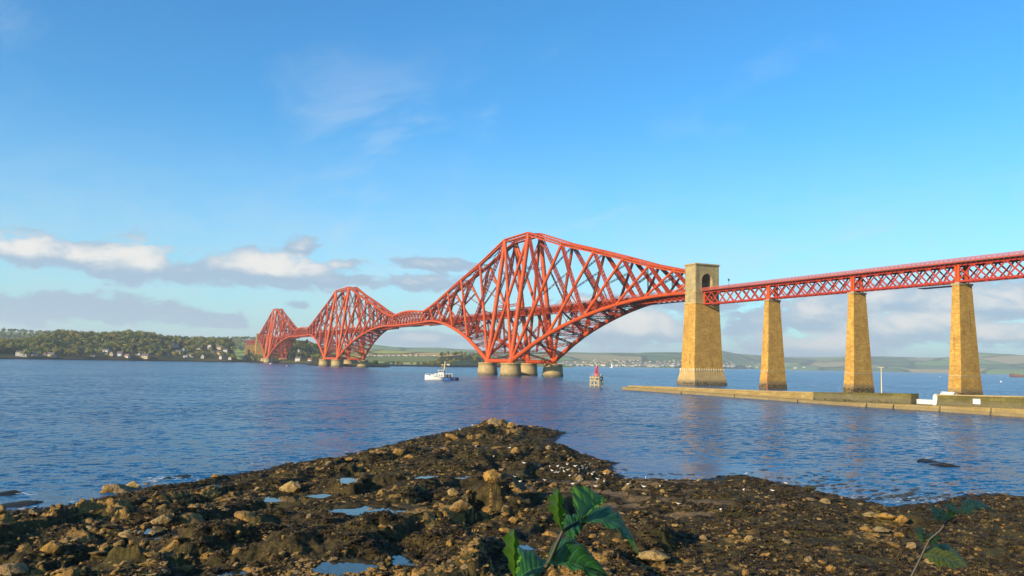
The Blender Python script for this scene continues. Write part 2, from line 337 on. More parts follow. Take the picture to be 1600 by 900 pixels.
def scatter(name, pts, protos, rot, scl, idx, material=None):
    """many small loose pieces: real meshes instanced on points (stuff)"""
    pc = bpy.data.collections.new(name+'_pieces')
    for i, me in enumerate(protos):
        o = bpy.data.objects.new('%s_piece_%02d' % (name, i), me); pc.objects.link(o)
    me = bpy.data.meshes.new(name); me.vertices.add(len(pts)); me.vertices.foreach_set('co', np.asarray(pts, np.float32).ravel())
    for k, a, ty in (('rot', rot, 'FLOAT_VECTOR'), ('scl', scl, 'FLOAT_VECTOR')):
        at = me.attributes.new(k, ty, 'POINT'); at.data.foreach_set('vector', np.asarray(a, np.float32).ravel())
    at = me.attributes.new('idx', 'INT', 'POINT'); at.data.foreach_set('value', np.asarray(idx, np.int32))
    me.update(); ob = bpy.data.objects.new(name, me); COL.objects.link(ob)
    g = bpy.data.node_groups.new(name, 'GeometryNodeTree'); g.interface.new_socket('Geometry', in_out='INPUT', socket_type='NodeSocketGeometry'); g.interface.new_socket('Geometry', in_out='OUTPUT', socket_type='NodeSocketGeometry')
    N = g.nodes; L = g.links; gi = N.new('NodeGroupInput'); go = N.new('NodeGroupOutput'); ip = N.new('GeometryNodeInstanceOnPoints'); ci = N.new('GeometryNodeCollectionInfo')
    ci.inputs['Collection'].default_value = pc; ci.inputs['Separate Children'].default_value = True; ci.inputs['Reset Children'].default_value = True
    L.new(gi.outputs[0], ip.inputs['Points']); L.new(ci.outputs[0], ip.inputs['Instance']); ip.inputs['Pick Instance'].default_value = True
    for nm, ty, sk in (('rot', 'FLOAT_VECTOR', 'Rotation'), ('scl', 'FLOAT_VECTOR', 'Scale'), ('idx', 'INT', 'Instance Index')):
        na = N.new('GeometryNodeInputNamedAttribute'); na.data_type = ty; na.inputs['Name'].default_value = nm; L.new(na.outputs[0], ip.inputs[sk])
    L.new(ip.outputs[0], go.inputs[0]); md = ob.modifiers.new('scatter', 'NODES'); md.node_group = g; return ob

# ------------------------------------------------------------------ water
def water_fn(t, b):
    # wave facets: slopes from noise at three sizes (ripples, wavelets, chop), calmer in drifting slicks
    p = pos(t)
    calm = t.noise(p, 0.012, 3, 0.55)
    k = t.m('ADD', 0.58, t.m('MULTIPLY', t.ss(calm, 0.36, 0.66), 0.75))
    for px, py, r0 in ((965, 722, 20.0), (1120, 738, 12.0), (1290, 768, 10.0), (915, 690, 14.0)):     # sheltered water in the lee of the spit
        c0 = gp(px, py); dv = t.n.new('ShaderNodeVectorMath'); dv.operation = 'DISTANCE'; t.put(dv.inputs[0], p); dv.inputs[1].default_value = c0
        k = t.m('MULTIPLY', k, t.m('SUBTRACT', 1.0, t.m('MULTIPLY', t.ss(dv.outputs['Value'], r0, r0*.3), 0.72)))
    def sl(sc, stretch, det, off):
        c = t.noise(t.vm('ADD', t.scale(p, stretch), off), sc, det, 0.55, 0.25, out=1)
        return t.vm('SUBTRACT', c, (0.5, 0.5, 0.5))
    def times(v, f):
        n = t.n.new('ShaderNodeVectorMath'); n.operation = 'SCALE'; t.put(n.inputs[0], v); t.put(n.inputs[3], f); return n.outputs[0]
    s = t.vm('ADD', times(sl(3.1, (1, 1.2, 1), 2, (0, 0, 3)), 1.2), times(sl(0.75, (0.8, 1.25, 1), 3, (7, 0, 9)), 1.9))
    s = t.vm('ADD', s, times(sl(0.14, (0.8, 1.2, 1), 3, (0, 5, 21)), 0.7))
    s = times(s, k)
    s = t.vm('MULTIPLY', s, (1, 1, 0)); s = t.vm('ADD', s, (0, 0, 1)); s = t.vm('NORMALIZE', s)
    t.put(b.inputs['Normal'], s)
    w2 = t.noise(p, 0.06, 3, 0.5)
    t.put(b.inputs['Base Color'], t.mix(t.ss(w2, .3, .7), (0.002, 0.080, 0.200), (0.005, 0.105, 0.245)))
    b.inputs['IOR'].default_value = 1.333
WATER = mat('sea_water', water_fn, 0.20, 0.30)
S = 30000.0
mb = MB(); mb.add([(-S, -S, 0), (S, -S, 0), (S, S, 0), (-S, S, 0)], [(0, 1, 2, 3)]); sea = mb.build('water', WATER); tag(sea, 'blue rippled firth water reaching to the far hills', kind='structure')

# ================================================================== THE BRIDGE (axis along Y, X=0)
QS = 207.3; TW = 44.2; ARM = 207.3; SUSP = 106.7; ITW = 79.2
QN = QS+TW; IS = QN+2*ARM+SUSP; IN = IS+ITW; FS = IN+2*ARM+SUSP; FN = FS+TW
ND = [0, 53.5, 98.5, 134, 162.5, 187, 207.3]
BZ = [11.4, 30.8, 41.7, 47.5, 50.2, 50.9, 50.7]
TZ = [111.3, 96.7, 86.3, 77.6, 70.3, 65.2, 61.6]
def wb(d): return 18.3 + (4.9-18.3)*d/ARM
def wt(d): return 5.0 + (3.5-5.0)*d/ARM
def interp(xs, ys, x):
    xs = np.array(xs); ys = np.array(ys); m = np.gradient(ys, xs); i = int(np.clip(np.searchsorted(xs, x)-1, 0, len(xs)-2)); h = xs[i+1]-xs[i]; t = (x-xs[i])/h
    return (2*t**3-3*t**2+1)*ys[i]+(t**3-2*t**2+t)*h*m[i]+(-2*t**3+3*t**2)*ys[i+1]+(t**3-t**2)*h*m[i+1]
RAIL = 52.0
def deck_run(par, y0, y1, bottom=47.2, half=4.6):
    mb = MB(); mb.box((-half, y0, RAIL-0.5), (half, y1, RAIL)); mb.build('track_deck', DECK, par)
    n = max(2, round(abs(y1-y0)/5.4)); g = (y1-y0)/n
    for sg in (-1, 1):
        mb = MB(); x = sg*(half-0.35)
        mb.box((x-.3, y0, bottom), (x+.3, y1, bottom+.55)); mb.box((x-.3, y0, RAIL-1.15), (x+.3, y1, RAIL-.504))
        for i in range(n+1):
            mb.bar((x, y0+i*g, bottom+.55), (x, y0+i*g, RAIL-1.15), .35)
            if i < n:
                mb.bar((x-.04, y0+i*g, bottom+.3), (x-.04, y0+(i+1)*g, RAIL-.9), .22, .4); mb.bar((x+.04, y0+(i+1)*g, bottom+.3), (x+.04, y0+i*g, RAIL-.9), .22, .4)
        mb.build('deck_girder', RED2, par)
        mb = MB(); x = sg*half; m_ = n*2
        for z in (RAIL+.25, RAIL+.75, RAIL+1.35): mb.box((x-.07, y0, z-.09), (x+.07, y1, z+.09))
        for i in range(m_+1): mb.bar((x, y0+i*g/2, RAIL), (x, y0+i*g/2, RAIL+1.42), .14)
        for i in range(m_): mb.bar((x+.02, y0+i*g/2, RAIL+.1), (x+.02, y0+(i+1)*g/2, RAIL+1.3), .08); mb.bar((x-.03, y0+(i+1)*g/2, RAIL+.1), (x-.03, y0+i*g/2, RAIL+1.3), .08)
        mb.build('parapet', PARA, par)
    mb = MB()
    for i in range(n+1): mb.box((-half+.66, y0+i*g-.2, bottom+.8), (half-.66, y0+i*g+.2, RAIL-.52))
    mb.build('deck_cross_girders', RED2, par)['kind'] = 'stuff'
    mb = MB()
    for x in (-2.6, -1.15, 1.15, 2.6): mb.box((x-.09, y0, RAIL+.004), (x+.09, y1, RAIL+.2))
    mb.build('rail', GREYM, par)['kind'] = 'stuff'

def cantilever(ys, yn, label):
    yc = (ys+yn)/2; a = (yn-ys)/2
    t = thing('bridge_cantilever', (0, yc, 0), label, 'bridge', 'red steel cantilevers of the railway bridge')
    def base(sg, e): return Vector((sg*18.3, e*a, 11.4))
    def top(sg, e): return Vector((sg*5.0, e*a, 111.3))
    for sg in (-1, 1):
        for e in (-1, 1):
            B, T = base(sg, e), top(sg, e)
            mb = MB(); mb.tube([B.lerp(T, f) for f in (0, .25, .5, .75, 1)], 1.83, 14)
            for f in (.25, .48, .75): mb.tube([B.lerp(T, f-.006), B.lerp(T, f+.006)], 2.0, 14)
            mb.build('column', RED, t)
            mb = MB(); mb.lathe([(3.4, 9.9), (3.4, 10.3), (2.6, 10.6), (2.7, 12.4), (2.2, 13.6)], 16, c=(B.x, B.y)); mb.build('skewback', RED, t)
        mb = MB(); mb.tube([base(sg, -1), base(sg, 1)], 1.7, 12); mb.build('base_tube', RED, t)
        n = max(1, round(a/22))
        for e in (-1, 1):
            mb = MB(); mb.tube([base(sg, -e), top(sg, e)], 1.22, 10); mb.build('tower_strut', RED, t)
        p, q = top(sg, -1), top(sg, 1)
        mb = MB(); mb.lattice(p, q, 1.9, 2.6, 14, .5, .22); mb.bar(p+Vector((0, 0, 1.1)), q+Vector((0, 0, 1.1)), 2.3, .85); mb.bar(p-Vector((0, 0, 1.1)), q-Vector((0, 0, 1.1)), 2.3, .85); mb.build('top_chord', RED, t)
        f = .44; p = base(sg, -1).lerp(top(sg, -1), f); q = base(sg, 1).lerp(top(sg, 1), f)
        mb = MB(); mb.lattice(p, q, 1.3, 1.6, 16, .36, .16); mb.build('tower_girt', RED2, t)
        for e in (-1, 1):
            dirn = e
            P = lambda d, z, w: Vector((sg*w, e*(a+d), z))
            ds = [0]; 
            for k in range(6): ds += [ND[k]+(ND[k+1]-ND[k])*f for f in (1/3, 2/3, 1)]
            pts = [P(d, interp(ND, BZ, d), wb(d)) for d in ds]
            mb = MB(); mb.tube(pts, [1.83-.95*d/ARM for d in ds], 12); mb.build('bottom_chord', RED, t)
            mb = MB()
            for k in range(6):
                p = P(ND[k], TZ[k], wt(ND[k])); q = P(ND[k+1], TZ[k+1], wt(ND[k+1])); h0 = 2.6-1.2*ND[k]/ARM; h1 = 2.6-1.2*ND[k+1]/ARM
                mb.lattice(p, q, 1.8, h0, max(6, int((q-p).length/3.4)), .45, .2, w1=1.7, h1=h1)
                for s2 in (-1, 1): mb.bar(p+Vector((0, 0, s2*h0*.42)), q+Vector((0, 0, s2*h1*.42)), 2.2, .85, h1=.62)
            mb.build('top_chord', RED, t)
            rs = [1.22, 1.1, .98, .86, .74, .62]
            for k in range(6):
                b0 = P(ND[k], BZ[k], wb(ND[k])); t1 = P(ND[k+1], TZ[k+1], wt(ND[k+1])); t0 = P(ND[k], TZ[k], wt(ND[k])); b1 = P(ND[k+1], BZ[k+1], wb(ND[k+1]))
                if k == 5: t1 = P(ARM, TZ[6]-3.5, wt(ARM))
                mb = MB(); mb.tube([b0, b0.lerp(t1, .5), t1], [rs[k], rs[k], rs[k]*.92], 10); mb.build('strut', RED, t)
                wv = [1.5, 1.4, 1.25, 1.1, 1.0, .9][k]
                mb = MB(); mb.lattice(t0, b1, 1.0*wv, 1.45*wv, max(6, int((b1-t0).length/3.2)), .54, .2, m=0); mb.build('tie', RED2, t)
                if k in (0, 1, 2):     # hangers from the crossings to the track level
                    x_ = b0.lerp(t1, .5)
                    mb = MB(); mb.bar(x_, (sg*4.4, x_.y, RAIL), .35, .6); mb.build('hanger', RED2, t)
            mb = MB(); mb.bar(P(ARM, BZ[6], wb(ARM)), P(ARM, TZ[6], wt(ARM)), 1.0, 1.4, up=(0, 1, 0)); mb.build('end_post', RED, t)
    for e in (-1, 1):
        # transverse frames of the tower
        for lo, hi in ((0.03, .36), (.5, .97)):
            A, B = base(-1, e).lerp(top(-1, e), lo), base(1, e).lerp(top(1, e), lo); C_, D = base(-1, e).lerp(top(-1, e), hi), base(1, e).lerp(top(1, e), hi)
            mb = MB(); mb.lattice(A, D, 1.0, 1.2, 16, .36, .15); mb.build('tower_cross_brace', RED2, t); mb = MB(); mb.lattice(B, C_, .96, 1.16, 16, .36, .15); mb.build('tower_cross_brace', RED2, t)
        for f in (0.0, .41, .73, 1.0):
            A, B = base(-1, e).lerp(top(-1, e), f), base(1, e).lerp(top(1, e), f)
            mb = MB(); mb.lattice(A, B, 1.2, 1.5, max(4, int((B-A).length/2.2)), .36, .15); mb.build('tower_cross_girder', RED2, t)
        # arms: wind bracing between the bottom chords, cross braces between the struts
        def Q(sg, d, z, w): return Vector((sg*w, e*(a+d), z))
        for k in range(6):
            sub = 3 if k < 2 else (2 if k < 4 else 1)
            mb = MB()
            for j in range(sub):
                d0 = ND[k]+(ND[k+1]-ND[k])*j/sub; d1 = ND[k]+(ND[k+1]-ND[k])*(j+1)/sub
                z0 = interp(ND, BZ, d0); z1 = interp(ND, BZ, d1)
                mb.lattice(Q(-1, d0, z0, wb(d0)), Q(1, d1, z1, wb(d1)), .8, 1.0, 12, .34, .15)
                mb.lattice(Q(1, d0, z0+.05, wb(d0)), Q(-1, d1, z1+.05, wb(d1)), .76, .96, 12, .34, .15)
                mb.lattice(Q(-1, d1, z1, wb(d1)), Q(1, d1, z1, wb(d1)), 1.0, 1.2, 10, .4, .16)
            mb.build('wind_brace', RED2, t)
            A0 = Q(-1, ND[k], BZ[k], wb(ND[k])); A1 = Q(-1, ND[k+1], TZ[k+1], wt(ND[k+1])); B0 = Q(1, ND[k], BZ[k], wb(ND[k])); B1 = Q(1, ND[k+1], TZ[k+1], wt(ND[k+1]))
            mb = MB()
            for lo, hi in (((.03, .30), (.55, .78), (.78, .99)) if k < 3 else ((.40, .95),)):
                a0, a1, b0, b1 = A0.lerp(A1, lo), A0.lerp(A1, hi), B0.lerp(B1, lo), B0.lerp(B1, hi)
                mb.lattice(a0, b1, .7, .85, 9, .27, .12); mb.build('cross_brace', RED2, t); mb = MB(); mb.lattice(b0, a1, .66, .81, 9, .27, .12); mb.build('cross_brace', RED2, t); mb = MB()
            p, q = Q(-1, ND[k+1], TZ[k+1], wt(ND[k+1])), Q(1, ND[k+1], TZ[k+1], wt(ND[k+1]))
            mb = MB(); mb.lattice(p, q, .9, 1.2, 5, .3, .13)
            r0, r1 = Q(-1, ND[k], TZ[k], wt(ND[k])), Q(1, ND[k], TZ[k], wt(ND[k]))
            mb.bar(r0, q, .3, .4); mb.bar(r1, p, .3, .35); mb.build('top_brace', RED2, t)
        for k, d in enumerate((20, 53.5, 76, 98.5, 117)):   # trestles that carry the tracks
            zb = interp(ND, BZ, d); mb = MB()
            for sg in (-1, 1):
                mb.lattice(Q(sg, d, zb, 6.4), Q(sg, d, 47.4, 4.0), 1.0, 1.0, max(3, int((47-zb)/3)), .3, .14)
            mb.bar(Q(-1, d, zb, 6.4), Q(1, d, 47, 4), .25, .4); mb.bar(Q(1, d, zb, 6.4), Q(-1, d, 47, 4), .25, .36)
            mb.build('trestle', RED2, t)
    deck_run(t, -a-ARM+.3, a+ARM-.3)
    return t
cantilever(QS, QN, 'nearest and largest red steel cantilever, beside the tall stone gateway tower')
cantilever(IS, IN, 'middle red steel cantilever standing between the two curved bridge spans')
cantilever(FS, FN, 'farthest and smallest red steel cantilever by the wooded far shore')

def susp(y0, label):
    t = thing('suspended_span', (0, y0, 0), label, 'bridge span', 'suspended spans between the cantilevers')
    n = 10; L = SUSP; zt_ = lambda f: 61.6 + 3.6*(1-(2*f-1)**2)
    for sg in (-1, 1):
        B = [Vector((sg*4.9, L*i/n, 50.7)) for i in range(n+1)]; T = [Vector((sg*3.9, L*i/n, zt_(i/n))) for i in range(n+1)]
        mb = MB(); mb.bar(B[0], B[-1], 1.3, 1.5); mb.build('bottom_chord', RED, t)
        mb = MB()
        for i in range(n): mb.bar(T[i], T[i+1], 1.2, 1.4)
        mb.build('top_chord', RED, t)
        for i in range(n):
            mb = MB(); mb.bar(B[i], T[i+1], .5, .9); mb.build('strut', RED, t)
            mb = MB(); mb.lattice(T[i], B[i+1], .5, .8, 6, .2, .1); mb.build('tie', RED2, t)
        mb = MB()
        for i in range(n+1): mb.bar(B[i], T[i], .4, .6, up=(0, 1, 0))
        mb.build('post', RED2, t)
    mb = MB()
    for i in range(n+1):
        mb.bar((-3.9, L*i/n, zt_(i/n)), (3.9, L*i/n, zt_(i/n)), .5, .7)
        if i < n: mb.bar((-3.9, L*i/n, zt_(i/n)), (3.9, L*(i+1)/n, zt_((i+1)/n)), .3, .4); mb.bar((3.9, L*i/n, zt_(i/n)), (-3.9, L*(i+1)/n, zt_((i+1)/n)), .3, .36); mb.bar((-4.9, L*i/n, 50.5), (4.9, L*(i+1)/n, 50.5), .4, .5); mb.bar((4.9, L*i/n, 50.5), (-4.9, L*(i+1)/n, 50.5), .36, .45)
    mb.build('top_brace', RED2, t)
    deck_run(t, .2, L-.2, bottom=48.6, half=4.2)
    return t
susp(QN+ARM, 'nearer arched red span hung between the near and middle cantilevers')
susp(IN+ARM, 'farther arched red span hung between the middle and far cantilevers')
# small maintenance cradle under the nearer suspended span
ct = thing('access_cradle', (0, QN+ARM+22, 0), 'thin dark access cradle slung under the nearer suspended span', 'work platform')
mb = MB(); mb.box((-6, 0, 48.0), (6, 30, 48.35)); mb.build('platform', BLACK, ct)
mb = MB()
for x in (-5.5, 5.5):
    for y in (1, 29): mb.bar((x, y, 48.35), (x*.85, y, 50.2), .16)
mb.build('hanger', GREYM, ct)

# round granite piers
prof = [(9.6, -4), (8.7, -1.5), (8.25, 1.5), (8.0, 4), (7.75, 7), (7.5, 9.2), (7.5, 9.25), (7.85, 9.3), (7.85, 10.0), (7.6, 10.1), (0.5, 10.15)]
prof = [(9.3, -4), (8.6, -1), (8.25, 1.5), (8.0, 4), (7.75, 7), (7.55, 9.0), (7.85, 9.05), (7.85, 9.95), (7.5, 10.0)]
mb = MB(); mb.lathe(prof, 40); me_p = mb.mesh('round_pier', GRANITE)
for nm, ys, yn in (('near', QS, QN), ('middle', IS, IN), ('far', FS, FN)):
    for sg in (-1, 1):
        for y, w2 in ((ys, 'right'), (yn, 'left')):
            o = inst('round_pier', me_p, (sg*18.3, y, 0))
            tag(o, 'round granite pier under the %s cantilever, %s row, %s pier of its row' % (nm, 'front' if sg < 0 else 'rear', w2), 'bridge pier', 'round stone piers under the cantilevers')

# ------------------------------------------------------------------ stone gateway tower (near and far)
def gateway(y0, sgn, label):
    t = thing('gateway_tower', (0, y0, 0), label, 'stone tower', 'stone gateway towers at the cantilever ends')
    Y = lambda a, b: (a, b) if sgn > 0 else (-b, -a)
    def rc(hx, a, b): a, b = Y(a, b); return (-hx, a, hx, b)
    mb = MB(); mb.frustum(rc(11.2, -8.6, 8.1), -3, rc(10.75, -8.1, 7.6), 2.6); mb.frustum(rc(10.55, -7.9, 7.4), 2.6, rc(9.95, -6.55, 5.9), 7.7); mb.build('plinth', STONE_P, t)
    mb = MB(); mb.frustum(rc(9.7, -6.2, 5.6), 7.7, rc(8.1, -5.25, 4.4), 44.2); mb.build('shaft', STONE, t)
    mb = MB(); a, b = Y(-6.35, 5.75)
    for i in range(13):
        x = -9.75+i*19.5/12
        mb.box((x-.33, a-.4, 7.7), (x+.33, a+.3, 9.0)); mb.box((x-.33, b-.3, 7.7), (x+.33, b+.4, 9.0))
    for i in range(7):
        y = a+.8+i*(b-a-1.6)/6
        mb.box((-10.2, y-.33, 7.7), (-9.5, y+.33, 9.0)); mb.box((9.5, y-.33, 7.7), (10.2, y+.33, 9.0))
    mb.build('dentil_course', PALE, t)['kind'] = 'stuff'
    mb = MB(); mb.frustum(rc(8.32, -5.5, 4.65), 44.2, rc(8.32, -5.5, 4.65), 45.0); mb.build('string_course', STONE_P, t)
    mb = MB(); mb.frustum(rc(8.0, -5.1, 4.25), 45.0, rc(7.9, -5.05, 4.2), 50.2); mb.build('waist', UPST, t)
    mb = MB(); mb.frustum(rc(8.12, -5.3, 4.45), 50.2, rc(8.12, -5.3, 4.45), 50.8); mb.build('string_course', STONE_P, t)
    a, b = Y(-4.9, 4.05); aw = 3.6; zs = 57.2; zt_ = 65.2
    mb = MB()
    mb.box((-7.75, a, 50.8), (-aw, b, zt_)); mb.box((aw, a, 50.8), (7.75, b, zt_)); mb.box((-aw, a+.01, 50.8), (aw, b-.01, 51.3))
    K = 14
    for i in range(K):
        t0 = math.pi*(1-i/K); t1 = math.pi*(1-(i+1)/K)
        x0, z0 = aw*math.cos(t0), zs+aw*1.05*math.sin(t0); x1, z1 = aw*math.cos(t1), zs+aw*1.05*math.sin(t1)
        mb.add([(x0, a, z0), (x1, a, z1), (x1, a, zt_), (x0, a, zt_), (x0, b, z0), (x1, b, z1), (x1, b, zt_), (x0, b, zt_)],
               [(0, 1, 2, 3), (7, 6, 5, 4), (0, 4, 5, 1), (3, 2, 6, 7)])
    mb.build('upper_stage', UPST, t)
    for yy, s2 in ((a, -1), (b, 1)):
        mb = MB()
        for i in range(K):
            t0 = math.pi*(1-i/K)+.012; t1 = math.pi*(1-(i+1)/K)-.012 if False else math.pi*(1-(i+1)/K)
            vs = []
            for tt, rr in ((t0, aw+.02), (t1, aw+.02), (t1, aw+.85), (t0, aw+.85)):
                vs.append((rr*math.cos(tt), zs+1.05*rr*math.sin(tt)))
            y_in, y_out = yy, yy+s2*.14
            mb.add([(x, y_out, z) for x, z in vs]+[(x, y_in, z) for x, z in vs], [(0, 1, 2, 3), (0, 4, 5, 1), (1, 5, 6, 2), (2, 6, 7, 3), (3, 7, 4, 0)])
        mb.build('arch_ring', CAPST, t)
        mb = MB()
        for x0, x1 in ((-7.95, -6.6), (6.6, 7.95)): mb = MB(); mb.box((x0, min(yy, yy+s2*.2), 50.8), (x1, max(yy, yy+s2*.2), zt_-.006)); mb.build('pilaster', UPST, t)
    mb = MB(); a, b = Y(-5.1, 4.25)
    mb.box((-8.05, a-.1, 65.2), (8.05, b+.1, 65.75)); mb.box((-8.5, a-.5, 65.75), (8.5, b+.5, 66.25)); mb.frustum((-8.3, a-.3, 8.3, b+.3), 66.25, (-7.6, a+.3, 7.6, b-.3), 66.6); mb.build('cornice', CAPST, t)
    return t
gateway(0, 1, 'tall square golden stone gateway tower with an arch, end of near cantilever')
gateway(FN+ARM, -1, 'small distant pale stone gateway tower left of the farthest cantilever')

# ------------------------------------------------------------------ approach viaduct
def vpier(y, label, grp, wz=0.0):
    t = thing('viaduct_pier', (0, y, 0), label, 'bridge pier', grp)
    mb = MB(); mb.frustum((-6.35, -2.95, 6.35, 2.95), -3, (-6.2, -2.85, 6.2, 2.85), 2.4); mb.build('footing', STONE, t)
    mb = MB(); mb.frustum((-6.08, -2.75, 6.08, 2.75), 2.4, (-5.5, -2.55, 5.5, 2.55), 8.2); mb.build('plinth', STONE, t)
    mb = MB(); mb.frustum((-5.62, -2.66, 5.62, 2.66), 8.2, (-5.6, -2.65, 5.6, 2.65), 8.7); mb.build('string_course', STONE_P, t)
    mb = MB(); mb.frustum((-5.42, -2.5, 5.42, 2.5), 8.7, (-3.6, -1.5, 3.6, 1.5), 42.6); mb.build('shaft', STONE, t)
    mb = MB(); mb.frustum((-3.75, -1.65, 3.75, 1.65), 42.6, (-3.95, -1.85, 3.95, 1.85), 43.0); mb.box((-3.95, -1.85, 43.0), (3.95, 1.85, 43.5)); mb.build('coping', CAPST, t)
    for x in (-2.45, 2.45): mb = MB(); mb.box((x-.5, -.9, 43.5), (x+.5, .9, 43.9)); mb.build('bearing', GREYM, t)
PY = [-55.0, -106.9, -156.7, -208.0]
for y, w in zip(PY, ('slim golden stone viaduct pier next to the stone gateway tower', 'golden stone viaduct pier in the middle of the three by the jetty', 'golden stone viaduct pier nearest the right edge, behind mossy wall', 'golden stone viaduct pier beyond the right edge of the view')):
    vpier(y, w, 'stone piers of the approach viaduct')
def vspan(y0, y1, label, grp, detail=True):
    t = thing('viaduct_span', (0, y0, 0), label, 'bridge span', grp); L = y1-y0
    n = 8; g = L/n; s_ = 1 if L > 0 else -1; zb, zt_ = 43.9, 50.9
    for sg in (-1, 1):
        x = sg*2.45
        mb = MB(); mb.box((x-.42, min(.05, L), zb), (x+.42, max(0, L-.05), zb+.16)); mb.box((x-.1, min(.05, L), zb+.16), (x+.1, max(0, L-.05), zb+.75)); mb.build('bottom_flange', VRED, t)
        mb = MB(); mb.box((x-.42, min(.05, L), zt_-.16), (x+.42, max(0, L-.05), zt_)); mb.box((x-.1, min(.05, L), zt_-.8), (x+.1, max(0, L-.05), zt_-.16)); mb.build('top_flange', VRED, t)
        for i in range(n):
            mb = MB(); mb.bar((x+sg*.17, i*g, zb+.4), (x+sg*.17, (i+1)*g, zt_-.4), .12, .5, up=(1, 0, 0)) if False else mb.bar((x+sg*.17, i*g, zb+.4), (x+sg*.17, (i+1)*g, zt_-.4), .14, .62); mb.build('lattice_bar', VRED, t)
            mb = MB(); mb.bar((x-sg*.17, (i+1)*g, zb+.4), (x-sg*.17, i*g, zt_-.4), .14, .62); mb.build('lattice_bar', VRED, t)
        for yy in (.55, L-.55):
            mb = MB(); mb.box((x-.32, yy-.45, zb+.17), (x+.32, yy+.45, zt_-.17)); mb.build('end_post', RED, t)
    mb = MB(); mb.box((-4.0, .03, zt_+.18), (4.0, L-.03, 51.4)); mb.build('track_deck', DECK, t)
    mb = MB()
    m_ = 24
    for i in range(m_+1):
        y = .3+(L-.6)*i/m_
        mb.add([(-4.05, y-.11, zt_+.17), (-4.05, y+.11, zt_+.17), (-2.9, y+.11, zt_-.7), (-2.9, y-.11, zt_-.7), (-2.9, y-.11, zt_+.17), (-2.9, y+.11, zt_+.17)], [(0, 3, 4), (1, 5, 2), (0, 1, 2, 3), (3, 2, 5, 4), (0, 4, 5, 1)])
        mb.add([(4.05, y-.11, zt_+.17), (4.05, y+.11, zt_+.17), (2.9, y+.11, zt_-.7), (2.9, y-.11, zt_-.7), (2.9, y-.11, zt_+.17), (2.9, y+.11, zt_+.17)], [(0, 4, 3), (1, 2, 5), (0, 3, 2, 1), (3, 4, 5, 2), (0, 1, 5, 4)])
        mb.box((-2.9, y-.13, zt_+.002), (2.9, y+.13, zt_+.182))
    mb.build('deck_bracket', VRED, t)
    for sg in (-1, 1):
        x = sg*4.15; mb = MB()
        for z, e_ in ((51.45, .12), (51.95, .06), (52.4, .06), (52.85, .1)): mb.box((x-.05, .03, z-e_), (x+.05, L-.03, z+e_))
        
        for i in range(m_*3): y0_ = .3+(L-.6)*i/(m_*3); y1_ = .3+(L-.6)*(i+1)/(m_*3); mb.bar((x, y0_, 51.5), (x, y1_, 52.8), .12); mb.bar((x+.03, y1_, 51.5), (x+.03, y0_, 52.8), .12)
        for i in range(m_+1): y = .3+(L-.6)*i/m_; mb.bar((x-sg*.06, y, 51.2), (x-sg*.06, y, 52.95), .16)
        mb.build('parapet', PARA, t)
    mb = MB()
    for i in range(n): mb.bar((-2.3, i*g, zb+.3), (2.3, (i+1)*g, zb+.3), .25, .2); mb.bar((2.3, i*g, zb+.32), (-2.3, (i+1)*g, zb+.32), .25, .2); mb.bar((-2.3, i*g+.02, zb+.45), (2.3, i*g+.02, zt_-.5), .2, .25)
    mb.build('sway_brace', VRED, t)
    return t
ends = [-5.25]+PY
for i, lb in enumerate(('red lattice viaduct span running into the stone gateway tower', 'red lattice viaduct span between the slim pier and middle viaduct pier', 'red lattice viaduct span between the middle and right viaduct piers', 'red lattice viaduct span running out at the right edge')):
    vspan(ends[i+1], 0 if False else ends[i], lb, 'red lattice spans of the approach viaduct')
NY = FN+ARM+5.25
for i in range(4):
    vspan(NY+i*51.3, NY+(i+1)*51.3, 'distant red lattice span, %s span left of the small far gateway tower' % ordinal(i+1), 'red lattice spans of the far viaduct')
    vpier(NY+(i+1)*51.3, 'distant brown stone viaduct pier, %s pier left of the far gateway tower' % ordinal(i+1), 'stone piers of the far viaduct')
# signal post and inspection platform on the near viaduct
sp = thing('signal_post', (-4.4, -28, 51.4), 'thin dark signal post standing on the viaduct parapet near the gateway', 'signal')
mb = MB(); mb.tube([(0, 0, 0), (0, 0, 4.2)], .09, 8); mb.build('post', BLACK, sp)
mb = MB(); mb.box((-.25, -.35, 3.5), (.25, .35, 4.6)); mb.build('signal_head', BLACK, sp)
ip = thing('inspection_platform', (0, -148, 42.6), 'dark inspection gantry hanging under viaduct beside the right pier', 'work platform')
mb = MB(); mb.box((-4.6, -7, -.2), (-1.0, 7, .1)); mb.build('platform', BLACK, ip)
mb = MB()
for y in (-6, 0, 6): mb.bar((-2.45, y, .1), (-2.45, y, 1.3), .12)
mb.build('hanger', GREYM, ip)

# ================================================================== FAR LAND
def land_fn(t, b):
    p = pos(t); s = t.new('ShaderNodeSeparateXYZ'); t.put(s.inputs[0], p)
    g = t.new('ShaderNodeNewGeometry'); ns = t.new('ShaderNodeSeparateXYZ'); t.put(ns.inputs[0], g.outputs['Normal'])
    n = t.noise(p, 0.03, 5, 0.6); n2 = t.noise(p, 0.25, 4, 0.6)
    c = t.mix(t.ss(n, 0.35, 0.65), (0.045, 0.058, 0.020), (0.12, 0.095, 0.035))
    c = t.mix(t.m('MULTIPLY', t.ss(n2, 0.5, 0.7), 0.5), c, (0.025, 0.03, 0.014))
    c = t.mix(t.ss(ns.outputs[2], 0.80, 0.62), c, t.mix(n2, (0.40, 0.28, 0.11), (0.24, 0.17, 0.075)))
    c = t.mix(t.ss(t.m('ADD', s.outputs[2], t.m('MULTIPLY', n2, 2.0)), 4.4, 2.6), c, (0.030, 0.028, 0.022))
    t.put(b.inputs['Base Color'], c)
LAND = mat('rough_hillside', land_fn, 0.95, 0.1)
